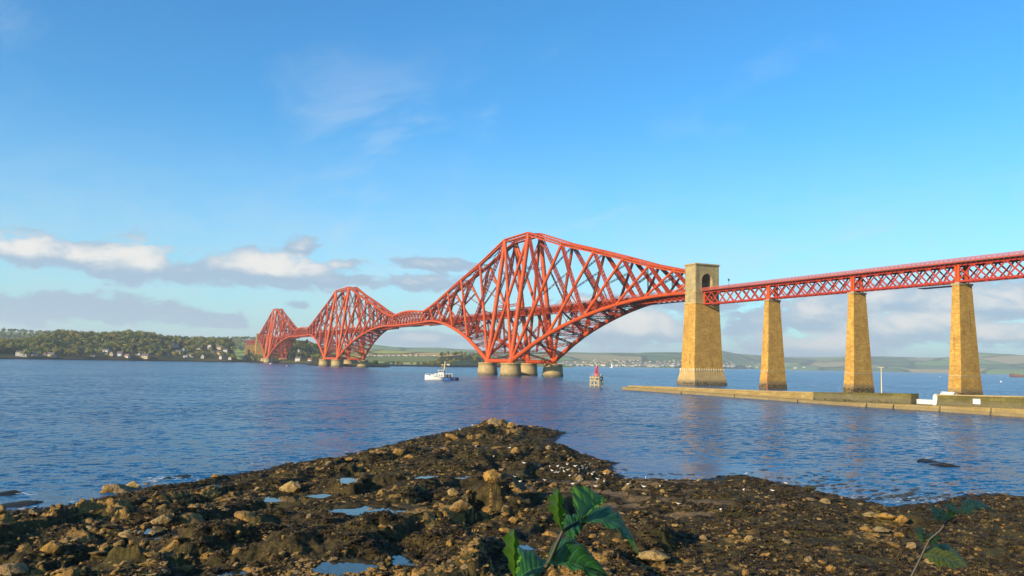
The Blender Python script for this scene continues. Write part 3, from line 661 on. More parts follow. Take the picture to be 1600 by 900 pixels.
def field_fn(sc, hedge=0.06, tint=(1, 1, 1)):
    def f(t, b):
        p = pos(t); d = t.vm('ADD', p, t.vm('MULTIPLY', t.noise(p, sc*1.5, 3, 0.5, out=1), (0.25/sc, 0.25/sc, 0)))
        fl = t.vm('MULTIPLY', d, (1, 1, 0))
        v = t.new('ShaderNodeTexVoronoi'); t.put(v.inputs['Vector'], fl); v.inputs['Scale'].default_value = sc
        e = t.new('ShaderNodeTexVoronoi'); e.feature = 'DISTANCE_TO_EDGE'; t.put(e.inputs['Vector'], fl); e.inputs['Scale'].default_value = sc
        sp = t.new('ShaderNodeSeparateColor'); t.put(sp.inputs[0], v.outputs['Color'])
        c = t.ramp(sp.outputs[0], [(0, (0.22, 0.36, 0.09)), (0.30, (0.34, 0.42, 0.11)), (0.52, (0.13, 0.22, 0.07)), (0.68, (0.52, 0.42, 0.18)), (0.80, (0.30, 0.39, 0.10)), (0.92, (0.14, 0.21, 0.07))], 'CONSTANT')
        n = t.noise(p, sc*0.55, 5, 0.6); n2 = t.noise(p, sc*14, 3, 0.6)
        c = t.mix(t.m('MULTIPLY', t.ss(n, 0.57, 0.64), 0.85), c, (0.06, 0.10, 0.035))
        c = t.mix(t.ss(e.outputs['Distance'], hedge, hedge*0.4), c, (0.04, 0.065, 0.025))
        c = t.mix(t.m('MULTIPLY', n2, 0.4), c, (0.05, 0.06, 0.025)); c = t.mix(1.0, c, tint, 'MULTIPLY')
        t.put(b.inputs['Base Color'], c)
    return f
FIELD = mat('patchwork_fields', field_fn(1/330.0, tint=(1.5, 1.2, .8)), 0.95, 0.1)
FIELD2 = mat('distant_moor_and_fields', field_fn(1/620.0, 0.05), 0.95, 0.1)

def lerp_tab(tab, px): return np.interp(px, [a for a, _ in tab], [b for _, b in tab])
class Land:
    """a coast: shoreline distance by bearing, ridge height by bearing, slope inland"""
    def __init__(s, shore, ridge, depth, tree=0.0, back=1.6, shelf=0.10, rough=0.05, k=0):
        s.sh = shore; s.rd = ridge; s.dp = depth; s.tree = tree; s.back = back; s.shelf = shelf; s.rough = rough; s.k = k
    def H(s, px):
        R_ = lerp_tab(s.sh, px)+s.dp*0.8; hz = 553.3+(px-92.5)*(28.4/1410.2)
        return np.maximum((hz-lerp_tab(s.rd, px))*R_/FPX*np.cos(np.arctan((px-800)/FPX))*1.0/np.cos(np.arctan((px-800)/FPX)) + 9.86 - s.tree, 2.0)
    def z(s, px, d):
        f = d/s.dp; H = s.H(px)
        u = np.where(f < 0, f*0.6, np.where(f < s.shelf, 0.10+0.10*sstep(f, 0, s.shelf), 0.20+0.80*sstep(f, s.shelf, 0.8)))
        u = np.where(f > 1.0, 1.0-0.35*sstep(f, 1.0, s.back), u)
        u = np.where((f >= 0) & (f < s.shelf*0.25), 0.10*sstep(f, -0.001, s.shelf*0.25)+0.02, u)
        x = CAM.x+np.sin(YAW+np.arctan((px-800)/FPX))*(lerp_tab(s.sh, px)+d); y = CAM.y+np.cos(YAW+np.arctan((px-800)/FPX))*(lerp_tab(s.sh, px)+d)
        n = (fbm(x/s.dp*5, y/s.dp*5, 4, s.k)-0.5)*H*s.rough*2*np.clip(f*4, 0, 1)
        return u*H + n, x, y
    def build(s, name, material, px0, px1, npx, nd, label):
        P, D = np.meshgrid(np.linspace(px0, px1, npx), np.concatenate([[-0.05*s.dp], np.linspace(0, s.dp*s.back, nd)]))
        Z, X, Y = s.z(P, D); Z[0, :] = -4; Z[1, :] = np.minimum(Z[1, :], 0.6)
        o = grid_obj(name, X.T[:, ::-1], Y.T[:, ::-1], Z.T[:, ::-1], material); tag(o, label, kind='structure'); return o
    def at(s, px, d):
        z, x, y = s.z(np.array([float(px)]), np.array([float(d)])); return Vector((x[0], y[0], z[0]))
    def hit(s, px, py, dmin=6.0, lift=0.0):
        """where the line of sight through a picture point meets this slope"""
        d = np.linspace(dmin, s.dp*1.1, 160); z, x, y = s.z(np.full(160, float(px)), d); r = ray(px, py)
        hd = math.hypot(r.x, r.y); zz = CAM.z + r.z/hd*(lerp_tab(s.sh, px)+d); i = np.argmax(z+lift >= zz) if (z+lift >= zz).any() else int(np.argmax(z))
        return Vector((x[i], y[i], z[i])), d[i]
HEAD = Land([(-260, 1420), (0, 1570), (100, 1690), (200, 1750), (300, 1815), (380, 1810), (430, 1790), (480, 1640), (540, 1540), (590, 1500), (650, 1520), (700, 1600), (760, 1760), (830, 1900)],
            [(-260, 524), (-100, 528), (0, 532), (40, 533), (70, 525), (100, 519.5), (130, 523), (160, 522), (205, 518.5), (235, 520), (258, 526), (300, 528.5), (350, 530), (366, 533), (374, 552), (400, 556), (414, 556), (424, 541), (440, 531), (480, 532.5), (505, 540), (540, 547),
             (575, 555), (610, 559), (650, 560), (676, 557), (694, 548), (720, 546), (750, 548), (768, 552), (790, 562), (815, 570), (830, 572)], 300, tree=14.0, shelf=0.16, rough=0.10, k=5)
HEAD.build('headland', LAND, -260, 830, 300, 46, 'wooded headland on the far shore with houses along its foot')
FIELDS = Land([(-300, 3300), (400, 2900), (560, 2800), (700, 2700), (900, 2750)], [(-300, 524), (0, 524), (60, 526), (250, 531), (340, 533), (400, 532), (440, 534), (480, 540), (520, 547), (560, 547.5), (600, 548.5), (680, 550.5), (760, 556), (840, 566), (900, 573)], 900, rough=0.06, k=9)
FIELDS.build('field_hills', FIELD, -300, 900, 120, 30, 'yellow green field slopes beyond the headland')
HILL = Land([(440, 5200), (700, 5000), (880, 4800), (1000, 5100), (1090, 5400), (1180, 7600), (1400, 7800), (1900, 7400)],
            [(440, 545), (560, 541), (585, 540), (610, 542.5), (640, 545), (700, 546), (760, 549), (830, 552), (890, 550), (930, 551.5), (1000, 552.5), (1050, 551), (1085, 550.5), (1110, 549.5), (1135, 549), (1150, 553), (1190, 557.5), (1225, 561), (1270, 561), (1340, 560), (1380, 559.5), (1440, 562), (1490, 561), (1530, 556), (1550, 557.5), (1600, 560.5), (1750, 566), (1900, 572)], 2600, rough=0.10, k=13, back=1.4)
HILL.build('hills', FIELD2, 440, 1900, 260, 50, 'long low hazy hills on the far side of the firth')
BACK = Land([(-400, 9000), (500, 10500), (1900, 12000)], [(-400, 532), (300, 536), (500, 541), (600, 543.5), (690, 544), (760, 547), (900, 556), (1100, 556), (1280, 559), (1500, 563), (1650, 560), (1900, 566)], 3500, rough=0.12, k=21, back=1.3)
BACK.build('far_ridge', FIELD2, -400, 1900, 160, 24, 'faint blue ridge behind the hills')

# island at the foot of the middle cantilever
def island(cx, cy, rx, ry, h, label, k):
    T, Q = np.meshgrid(np.linspace(0, 2*math.pi, 61), np.linspace(0, 1.15, 14)); n = 0.7+0.6*fbm(np.cos(T)*2+9, np.sin(T)*2+k, 3, k)
    X = cx+Q*rx*n*np.cos(T); Y = cy+Q*ry*n*np.sin(T); X[:, -1] = X[:, 0]; Y[:, -1] = Y[:, 0]
    Z = h*(1-Q**2)*(0.6+0.8*fbm(X/9, Y/9, 3, k+2)) - 0.8
    o = grid_obj('island', X, Y, Z, LAND); tag(o, label, kind='structure'); return o
island(34, IN+58, 60, 120, 8.5, 'low dark rocky island behind the middle cantilever', 31)
island(-2, FN-4, 46, 60, 5.0, 'rocky foreshore under the farthest cantilever', 35)

# ------------------------------------------------------------------ trees
def leaf_fn(c1, c2, c3):
    def f(t, b):
        r = rnd(t); n = t.noise(objc(t), 0.9, 3, 0.6)
        c = t.ramp(r, [(0.0, c1), (0.5, c2), (0.86, c2), (1.0, c3)])
        c = t.mix(t.m('MULTIPLY', t.ss(n, .35, .65), .6), c, tuple(x*0.5 for x in c1))
        t.put(b.inputs['Base Color'], c)
    return f
LEAF = mat('autumn_tree_leaves', leaf_fn((0.15, 0.20, 0.04), (0.34, 0.31, 0.055), (0.50, 0.32, 0.055)), 0.8, 0.2)
LEAFD = mat('dark_evergreen_leaves', leaf_fn((0.06, 0.10, 0.032), (0.11, 0.15, 0.042), (0.18, 0.18, 0.05)), 0.8, 0.2)
def tree_mesh(seed, h, spread, leaf, n=230, conic=False):
    rg = random.Random(seed); mb = MB(); mb.tube([(0, 0, -0.6), (0.1, 0, h*.3), (0.15, 0.1, h*.62)], [h*.030, h*.022, h*.008], 6, 1)
    lobes = []
    for i in range(7):
        a = rg.random()*6.283; r = spread*rg.uniform(.15, .62); z = h*rg.uniform(.42, .86)
        if conic: r = spread*.5*(1-z/h)*rg.uniform(.5, 1.2)
        lobes.append((r*math.cos(a), r*math.sin(a), z, spread*rg.uniform(.30, .52)*(0.6 if conic else 1)))
        mb.tube([(0, 0, h*rg.uniform(.22, .45)), (r*.6*math.cos(a), r*.6*math.sin(a), z*.85)], [h*.011, h*.004], 4, 1)
    for i in range(n):
        x, y, z, rr = lobes[i % 7]; u = Vector((rg.gauss(0, 1), rg.gauss(0, 1), rg.gauss(0, .85))).normalized()*rr*rg.uniform(.55, 1.08)
        c = Vector((x, y, z))+u; nrm = (u.normalized()+Vector((rg.uniform(-.7, .7), rg.uniform(-.7, .7), rg.uniform(-.3, .8)))).normalized()
        a = nrm.orthogonal().normalized(); b = nrm.cross(a); s = h*rg.uniform(.045, .085); k = rg.random()*6.28
        a, b = a*math.cos(k)+b*math.sin(k), b*math.cos(k)-a*math.sin(k)
        mb.add([c-a*s-b*s*.5, c+a*s*.2-b*s, c+a*s+b*s*.3+nrm*s*.3, c-a*s*.3+b*s], [(0, 1, 2, 3)], 0)
    return mb.mesh('tree', [leaf, BARK])
TREES = [tree_mesh(i, 12, 7.5, LEAF) for i in range(4)]+[tree_mesh(20+i, 12, 6.5, LEAFD) for i in range(2)]+[tree_mesh(30, 13, 5, LEAFD, 200, True)]
rg = random.Random(11); placed = 0; wood = []
def tree_ok(px, d):
    f = d/300.0
    if px < 40: return f > .35
    if px < 262: return f > .30 or rg.random() < .25
    if 368 < px < 414: return f < .25 and rg.random() < .12
    if px < 410: return (f > .55) or rg.random() < .16
    if px < 520: return rg.random() < .8
    if px < 690: return rg.random() < .10 and f < .4
    return rg.random() < .22
cand = []
for _ in range(5200):
    px = rg.uniform(-240, 800); d = 300*(rg.uniform(.06, 1.12))
    if tree_ok(px, d): cand.append((px, d))
vis = [c for c in cand if -5 < c[0] < 800 and not (412 < c[0] < 500 and c[1] < 60)]
vis.sort(key=lambda c: c[1]); single = vis[::max(1, len(vis)//290)][:290]; sset = set(single)
for px, d in single:
    P = HEAD.at(px, d); kind = rg.choice([0, 1, 2, 3, 0, 1, 2, 4, 5, 6]) if px < 262 else rg.choice([0, 2, 3, 4, 5, 5, 4, 6]); s = rg.uniform(.75, 1.25)*(0.7 if px > 540 else 1)
    o = inst('tree', TREES[kind], P, (0, 0, rg.random()*6.28), (s, s, s*rg.uniform(.85, 1.15)))
    tag(o, 'leafy tree among many covering the far headland behind the shore houses' if px < 540 else 'small tree on the low far point seen under the bridge arch', 'tree', 'trees on the far headland' if px < 540 else 'trees on the low far point')
rest = [c for c in cand if c not in sset]; pts = []; rt_ = []; scs = []; ix = []
for px, d in rest:
    if 412 < px < 500 and d < 60: continue
    s = rg.uniform(.7, 1.2)*(0.7 if px > 540 else 1); pts.append(HEAD.at(px, d)); rt_.append((0, 0, rg.random()*6.28)); scs.append((s, s, s)); ix.append(rg.choice([0, 1, 2, 3, 0, 1, 2, 4, 5, 6]))
tag(scatter('woodland', pts, TREES, rt_, scs, ix), 'dense mixed woodland covering the far headland', kind='stuff')

pts = []; rt_ = []; scs = []; ix = []
for _ in range(620):
    px = rg.uniform(300, 500); d = rg.uniform(300, 760); s = rg.uniform(.8, 1.3); pts.append(FIELDS.at(px, d)); rt_.append((0, 0, rg.random()*6.28)); scs.append((s, s, s)); ix.append(rg.choice([0, 2, 3, 4, 5, 5, 6]))
for _ in range(420):
    px = rg.uniform(-120, 110); d = rg.uniform(420, 800); s = rg.uniform(.8, 1.3); pts.append(FIELDS.at(px, d)); rt_.append((0, 0, rg.random()*6.28)); scs.append((s, s, s)); ix.append(rg.choice([0, 2, 3, 4, 5, 5, 6]))
tag(scatter('ridge_woodland', pts, TREES, rt_, scs, ix), 'strips of dark woodland along the ridge behind the far shore', kind='stuff')
def quarry():
    U, V = np.meshgrid(np.linspace(0, 1, 40), np.linspace(0, 1, 12)); P0, P1 = HEAD.at(694, 60), HEAD.at(752, 60); n = fbm(U*9, V*4, 4, 12)
    h = 10.5*(.55+.75*fbm(U*5, U*0+3, 3, 15))*np.clip(np.minimum(U, 1-U)*7, 0, 1)
    X = P0.x+(P1.x-P0.x)*U+(n-.5)*9+V*4; Y = P0.y+(P1.y-P0.y)*U+V*16*(.4+n); Z = P0.z-1+V*h
    o = grid_obj('cliff', X, Y, Z, ROCKF, smooth=False); tag(o, 'golden quarry face on the low point left of the near cantilever', kind='structure')
ROCKF = plain('golden_quarry_rock', (0.52, 0.36, 0.13), .95, .45, .25); quarry()

# ------------------------------------------------------------------ houses
def house(name, w, l, h, rh, wall, roof, label, group, chim=True):
    t = thing(name, (0, 0, 0), label, 'house', group); mb = MB()
    mb.box((-l/2, -w/2, -1.5), (l/2, w/2, h)); mb.add([(-l/2, -w/2, h), (-l/2, w/2, h), (-l/2, 0, h+rh)], [(0, 2, 1)]); mb.add([(l/2, -w/2, h), (l/2, w/2, h), (l/2, 0, h+rh)], [(0, 1, 2)]); mb.build('wall', wall, t)
    mb = MB(); e = .4
    for s in (-1, 1):
        a = Vector((0, s*(w/2+e), h-rh*e/(w/2))); b = Vector((0, 0, h+rh+.05)); n = Vector((0, s*rh, w/2)).normalized()*.22
        vs = []
        for x in (-l/2-e, l/2+e):
            for q in (a, b, b+n, a+n): vs.append((x, q.y, q.z))
        mb.add(vs, [(0, 1, 2, 3), (7, 6, 5, 4), (0, 4, 5, 1), (2, 6, 7, 3), (1, 5, 6, 2), (0, 3, 7, 4)])
    rf = mb.build('roof', roof, t)
    if chim:
        for s in (-1, 1): mb = MB(); mb.box((s*l*.42-.5, -.6, h+rh-1), (s*l*.42+.5, .6, h+rh+1.3)); mb.build('chimney', HBROWN, rf)
    for s in (-1, 1):
        k = max(2, int(l/3.2))
        for fl in range(max(1, int(h/2.7))):
            for i in range(k):
                x = -l/2+l*(i+.5)/k; mb = MB(); z = .9+fl*2.7
                if fl == 0 and i == k//2: mb.box((x-.5, s*w/2-.06, 0), (x+.5, s*w/2+.06, 2.1)); mb.build('door', BLUE, t)
                else: mb.box((x-.55, s*w/2-.05, z), (x+.55, s*w/2+.05, z+1.25)); mb.build('window', GLASS, t)
    return t
HG = 'houses on the far headland shore'
base = [house('house', 7, 11, 5.2, 3.2, HWHITE, SLATE, 'x', HG), house('house', 8, 15, 5.4, 3.4, HCREAM, SLATE, 'x', HG), house('house', 6.5, 9, 3.2, 2.8, HWHITE, TILE, 'x', HG), house('house', 9, 20, 7.8, 3.0, HWHITE, SLATE, 'x', HG, False)]
hl = [(11, 545, 0, 'white slate roofed house highest at the far left edge'), (40, 556, 3, 'long white building by the water at far left'), (60, 555, 0, 0), (73, 555, 2, 0), (86, 557, 1, 0), (114, 548, 1, 0), (130, 548.5, 3, 'long pale building in front of the reddish trees'), (141, 551, 0, 0),
      (150, 556, 2, 0), (168, 552.5, 3, 'big white house under the middle of the wooded hill'), (180, 555, 1, 0), (192, 556, 0, 0), (204, 558, 2, 0), (220, 554, 0, 0), (232, 559, 1, 0), (250, 548, 2, 0), (262, 552, 1, 0), (268, 554, 2, 'low house with a red roof right of the wooded hill'), (277, 541.5, 3, 'cream topped house standing high by the ridge trees'),
      (295, 558, 0, 0), (304, 557, 0, 0), (315, 545, 1, 0), (321, 559, 0, 'white gabled house at the water left of the far gateway'), (332, 544, 3, 'wide cream house upper row left of far gateway'), (346, 545, 1, 0), (347, 553, 1, 0), (350, 560, 0, 0), (364, 561, 2, 0), (386, 557.5, 0, 'white house just below the far viaduct'),
      (307, 537, 1, 0), (322, 541, 2, 0), (338, 549, 1, 0), (290, 548, 0, 0), (300, 541, 2, 0), (283, 552, 1, 0), (356, 549, 0, 0), (470, 563, 0, 'white house by the shore between far and middle cantilevers'), (474, 552, 3, 'long pale low building on the slope behind the far suspended span'), (488, 563, 2, 0)]
used = set()
hl.sort(key=lambda q: q[0])
for hi_, (px, py, kd, lb) in enumerate([(a, b, c, d or '') for a, b, c, d in hl]):
    P, d = HEAD.hit(px, py+1.0)
    o = base[kd] if kd not in used else copy_tree(base[kd]); used.add(kd)
    o.location = P; o.rotation_euler = (0, 0, -YAW+rg.choice([0, 0, 1.57])+rg.uniform(-.4, .4)); s = rg.uniform(.8, 1.0); o.scale = (s, s, s)
    o['label'] = lb or ('%s, %s house from the left along the far headland' % ('white slate roofed house' if kd == 0 else 'cream slate roofed house' if kd == 1 else 'low white house with red tiles' if kd == 2 else 'long white building', ordinal(hi_+1)))
mb = MB(); mb.box((-6, -3.5, -2), (6, 3.5, 5)); mb.add([(-6, -3.5, 5), (6, -3.5, 5), (6, 3.5, 5), (-6, 3.5, 5), (-6, 0, 8), (6, 0, 8)], [(0, 1, 5, 4), (2, 3, 4, 5), (0, 4, 3), (1, 2, 5)], 1); TH = [mb.mesh('town_house', [TOWNW, SLATE]), mb.mesh('town_house', [HCREAM, TILE])]
mb = MB(); mb.box((-13, -5, -2), (13, 5, 8)); mb.add([(-13, -5, 8), (13, -5, 8), (13, 5, 8), (-13, 5, 8), (-13, 0, 11), (13, 0, 11)], [(0, 1, 5, 4), (2, 3, 4, 5), (0, 4, 3), (1, 2, 5)], 1); TH.append(mb.mesh('terrace_house', [TOWNW, SLATE]))
cnt = 0
for i in range(290):
    px = rg.uniform(878, 1150) if rg.random() < .93 else rg.uniform(1150, 1260); u = rg.random()
    py = (572.5+(px-890)*.0105) - (0.6+u**1.6*(10 if px > 930 else 6)); P, d = HILL.hit(px, py, 20)
    k = 2 if u < .35 and rg.random() < .7 else rg.choice([0, 0, 1]); s = rg.uniform(.8, 1.25)
    tag(inst('town_house', TH[k], P, (0, 0, -YAW+rg.uniform(-.6, .6)), s), 'tiny pale house in the distant waterside town right of the near cantilever', 'house', 'houses of the distant town')
for i in range(20):     # white row of houses on the field slope
    px = 578+i*5.4+rg.uniform(-1, 1); P, d = FIELDS.hit(px, 556.6-(px-578)*.004+rg.uniform(-.4, .4), 20); s = rg.uniform(.7, 1.0)
    tag(inst('row_house', TH[rg.choice([0, 0, 1])], P, (0, 0, -YAW+rg.uniform(-.3, .3)), s), 'small white house in the row below the yellow field, under the arch', 'house', 'white row of houses below the field')


# ================================================================== JETTY, BEACON, BOATS
def jetty():
    t = thing('jetty', (-101, -160, 0), 'long low stone jetty with mossy wall reaching out before the viaduct piers', 'jetty')
    o = Vector((-101, -160, 0))
    A = [Vector((-103.4, -80)), Vector((-104.0, -134)), Vector((-107.4, -196)), Vector((-105.4, -217)), Vector((-104.5, -246)), Vector((-104, -275)), Vector((-104, -320))]
    za = [1.15, 1.0, .95, 1.35, 1.9, 2.2, 2.5]
    def apron(i0, name):
        mb = MB(); L = []
        for i, (p, z) in enumerate(zip(A, za)):
            x, y = p.x-o.x, p.y-o.y; L.append([(x-.25, y, -2.5), (x+.35, y, z-.15), (x+.7, y, z), (x+9, y, z+.1), (x+9, y, -2.5)])
        vs = [v for r in L for v in r]; fs = []
        for i in range(len(L)-1):
            for j in range(4): a = i*5+j; fs.append((a, a+1, a+6, a+5))
        fs.append((0, 1, 2, 3, 4)[::-1]); fs.append(tuple(len(vs)-5+j for j in range(5)))
        mb.add(vs, fs); return mb.build(name, JETTY, t)
    apron(0, 'apron')
    def wall(tab, name, m, cap):
        mb = MB(); mc = MB(); L = []; C = []
        for y, z, zb in tab:
            x = np.interp(-y, [80, 134, 196, 217, 246, 275, 320], [p.x for p in A])-o.x; yy = y-o.y
            L.append([(x+2.3, yy, zb), (x+2.75, yy, z), (x+5.4, yy, z), (x+5.6, yy, zb)]); C.append([(x+2.6, yy, z+.004), (x+2.6, yy, z+.28), (x+5.55, yy, z+.28), (x+5.55, yy, z+.004)])
        for B, Q in ((mb, L), (mc, C)):
            vs = [v for r in Q for v in r]; n = 4
            fs = [(i*n+j, i*n+(j+1) % n, (i+1)*n+(j+1) % n, (i+1)*n+j) for i in range(len(Q)-1) for j in range(4)]+[(0, 1, 2, 3)[::-1], tuple(len(vs)-4+j for j in range(4))]
            B.add(vs, fs)
        w = mb.build(name, m, t); mc.build('coping', cap, t); return w
    wall([(-80.6, 1.45, .5), (-100, 1.75, .5), (-134, 2.1, .5), (-165, 2.55, .5), (-184, 2.9, .5)], 'outer_wall', JETTY, CAPST)
    wall([(-184, 2.9, .5), (-200, 3.4, .5), (-216.2, 3.8, .5)], 'mossy_wall', JETTY_W, JETTY_W)
    wall([(-222.6, 3.9, .5), (-246, 4.45, 1), (-275, 5, 1), (-320, 5.6, 1)], 'mossy_wall', JETTY_W, CAPST)
    mb = MB()
    for y in (-120, -150, -180, -205, -213, -226, -239, -252):      # joints between the poured lengths
        x = np.interp(-y, [80, 134, 196, 217, 246, 275, 320], [p.x for p in A])-o.x; z = np.interp(-y, [80, 134, 196, 217, 246, 275, 320], za)
        mb.bar((x-.2, y-o.y, -.5), (x+.38, y-o.y, z-.1), .28, .2)
    mb.build('joint_post', JETTY_W, t)['kind'] = 'stuff'
jetty()
def rail_panel():
    t = thing('railing', (-101.6, -219.4, 1.4), 'white railing panel across the gap in jetty wall', 'railing')
    mb = MB()
    for z in (.25, .6, .95, 1.25): mb.bar((0, 2.5, z), (0, -2.1, z), .1)
    mb.build('rail', WHITE, t)
    for i in range(9):
        mb = MB(); mb.bar((.06, 2.5-i*.575, 0), (.06, 2.5-i*.575, 1.3), .13); mb.build('post', WHITE, t)
    mb = MB(); mb.box((.12, -2.0, .2), (.16, 2.4, 1.1)); mb.build('board', WHITE, t)
rail_panel()
t = thing('dinghy', (-99.9, -224.6, 4.18), 'white upturned dinghy lying over the end of the mossy wall', 'boat')
mb = MB(); L = 3.9
prof_ = [(-2.0, .55, .36), (-1.2, .85, .52), (0, .95, .60), (1.2, .75, .55), (2.1, .12, .30)]
vs = []; n = 9
for y, w, h in prof_:
    for j in range(n): a = math.pi*j/(n-1); vs.append((w*math.cos(a), y, h*math.sin(a)**.8))
mb.add(vs, [(i*n+j, i*n+j+1, (i+1)*n+j+1, (i+1)*n+j) for i in range(4) for j in range(n-1)]+[tuple(range(n)), tuple(range(4*n, 5*n))[::-1]], 0, True); mb.build('hull', WHITE, t)
mb = MB(); mb.bar((0, -1.9, .62), (0, 2.0, .62), .08, .12); mb.build('keel', WHITE, t)
t = thing('water_tank', (-102.2, -222.9, 1.4), 'white rounded cover at the near end of the mossy jetty wall', 'tank')
mb = MB(); mb.lathe([(.72, 0), (.74, 1.9), (.66, 2.4), (.45, 2.72), (.12, 2.85)], 18); mb.build('shell', WHITE, t); mb = MB(); mb.lathe([(.3, 2.80), (.3, 2.92), (.1, 2.96)], 12); mb.build('lid', GREYM, t)
t = thing('notice_board', (-102.35, -234.0, 2.35), 'blank white notice board fixed on the mossy wall', 'sign')
mb = MB(); mb.box((-.06, -.95, 0), (0, .95, 1.15)); mb.build('panel', WHITE, t); mb = MB(); mb.box((-.03, -1.02, -.07), (.04, 1.02, 0)); mb.box((-.03, -1.02, 1.15), (.04, 1.02, 1.22)); mb.build('frame', GREYM, t)
def lamp(P, h, label, m):
    t = thing('lamp_post', P, label, 'lamp post'); mb = MB(); mb.tube([(0, 0, 0), (0, 0, h*.5), (0, 0, h)], [.16, .12, .09], 8); mb.build('post', m, t)
    mb = MB(); mb.bar((0, -.9, h-.1), (0, .9, h+.05), .09); mb.build('arm', m, t)
    for s in (-1, 1): mb = MB(); mb.box((-.12, s*.75-.3, h-.08), (.12, s*.75+.3, h+.1)); mb.build('lamp_head', GREYM, t)
def along(px, z=0.0, off=0.0):
    """point on the jetty top (x about -100) on a bearing"""
    a = az_of(px); k = (-100.2+off-CAM.x)/math.sin(a); return Vector((-100.2+off, CAM.y+math.cos(a)*k, z))
lamp(along(1377, 3.3), 7.4, 'pale tall lamp post rising from jetty between middle and right piers', CREAM)
t = thing('marker_pole', along(1199.5, 2.3), 'thin pinkish marker pole in front of the slim viaduct pier', 'pole'); mb = MB(); mb.tube([(0, 0, 0), (0, 0, 6.6)], [.13, .09], 8); mb.build('pole', PARA, t); mb = MB(); mb.lathe([(.2, 6.5), (.2, 6.7), (.05, 6.8)], 10); mb.build('cap', GREYM, t)
for px, zz, lb in ((1362, 2.75, 'small pale box low on the mossy wall before the middle pier'), (1203, 1.9, 'small pale box low on the jetty wall before the slim pier')):
    P = along(px, zz, -2.4); t = thing('light_box', P, lb, 'box'); mb = MB(); mb.box((-.12, -.25, 0), (.1, .25, .7)); mb.build('case', CREAM, t); mb = MB(); mb.box((-.16, -.28, .7), (.14, .28, .76)); mb.build('lid', GREYM, t)

def beacon():
    P = gp(932, 604.5); t = thing('beacon', (P.x, P.y, 0), 'red cone topped beacon on a pale timber pile platform', 'beacon', rz=-.95)
    w = 2.0; hz = 4.3
    for x in (-w, 0, w):
        for y in (-w, w):
            mb = MB(); mb.tube([(x*1.06, y*1.06, -4), (x, y, hz)], .26, 8); mb.build('pile', TIMBER, t)
    for z in (.9, 2.9, hz):
        for s in (-1, 1):
            mb = MB(); mb.box((-w-.35, s*w-.18+s*.22, z-.2), (w+.35, s*w+.18+s*.22, z+.2)); mb.build('waling', TIMBER, t)
            mb = MB(); mb.box((s*w-.18+s*.22, -w-.35, z+.03-.2), (s*w+.18+s*.22, w+.35, z+.03+.2)); mb.build('waling', TIMBER, t)
    for s in (-1, 1):
        for a, b in ((-w, 0.1), (-.1, w)):
            mb = MB(); mb.bar((a, s*(w+.46), 1.0 if a < -1 else 4.6), (b, s*(w+.46), 4.6 if a < -1 else 1.0), .22, .28); mb.build('brace', TIMBER, t)
        mb = MB(); mb.bar((s*(w+.46), -w, 1.0), (s*(w+.46), w, 4.6), .22, .28); mb.build('brace', TIMBER, t)
    for i in range(9):
        mb = MB(); x = -w-.3+(2*w+.6)*(i+.5)/9; mb.box((x-.28, -w-.4, hz+.21), (x+.28, w+.4, hz+.36)); mb.build('deck_board', TIMBERD if i % 3 == 1 else TIMBER, t)
    for s in (-1, 1):
        mb = MB()
        for x in np.linspace(-w, w, 5): mb.bar((x, s*w, hz+.36), (x, s*w, hz+1.45), .09)
        mb.bar((-w, s*w, hz+1.45), (w, s*w, hz+1.45), .09); mb.bar((-w, s*w, hz+.9), (w, s*w, hz+.9), .07); mb.build('railing', GREYM, t)
    mb = MB(); mb.lathe([(1.2, hz+.36), (1.15, hz+1.7), (.95, hz+1.8)], 12); mb.build('drum', REDB, t)
    mb = MB()
    for j in range(6):
        a = j*math.pi/3; mb.bar((1.1*math.cos(a), 1.1*math.sin(a), hz+1.8), (.45*math.cos(a), .45*math.sin(a), hz+4.3), .22)
        b = a+math.pi/3; mb.bar((1.1*math.cos(a), 1.1*math.sin(a), hz+1.8), (.7*math.cos(b), .7*math.sin(b), hz+3.5), .14)
    mb.lathe([(.78, hz+3.3), (.8, hz+3.45), (.5, hz+3.5)], 12); mb.build('lattice_cone', REDB, t)
    mb = MB(); mb.lathe([(.62, hz+4.2), (.62, hz+4.9), (.2, hz+5.1)], 12); mb.build('gallery', REDB, t)
    mb = MB(); mb.lathe([(.22, hz+5.1), (.22, hz+5.6), (.05, hz+5.75)], 10); mb.build('lantern', WHITE, t)
    mb = MB(); mb.box((1.2, .9, hz+.36), (1.8, 1.6, hz+1.6)); mb.build('cabinet', GREYM, t)
    mb = MB(); mb.tube([(w*.6, w+.5, -2), (w*.6, w+.5, hz+.4)], .05, 6); mb.tube([(w*.6+.5, w+.5, -2), (w*.6+.5, w+.5, hz+.4)], .05, 6)
    for i in range(12): mb.bar((w*.6, w+.5, .2+i*.4), (w*.6+.5, w+.5, .2+i*.4), .05)
    mb.build('ladder', GREYM, t)
beacon()

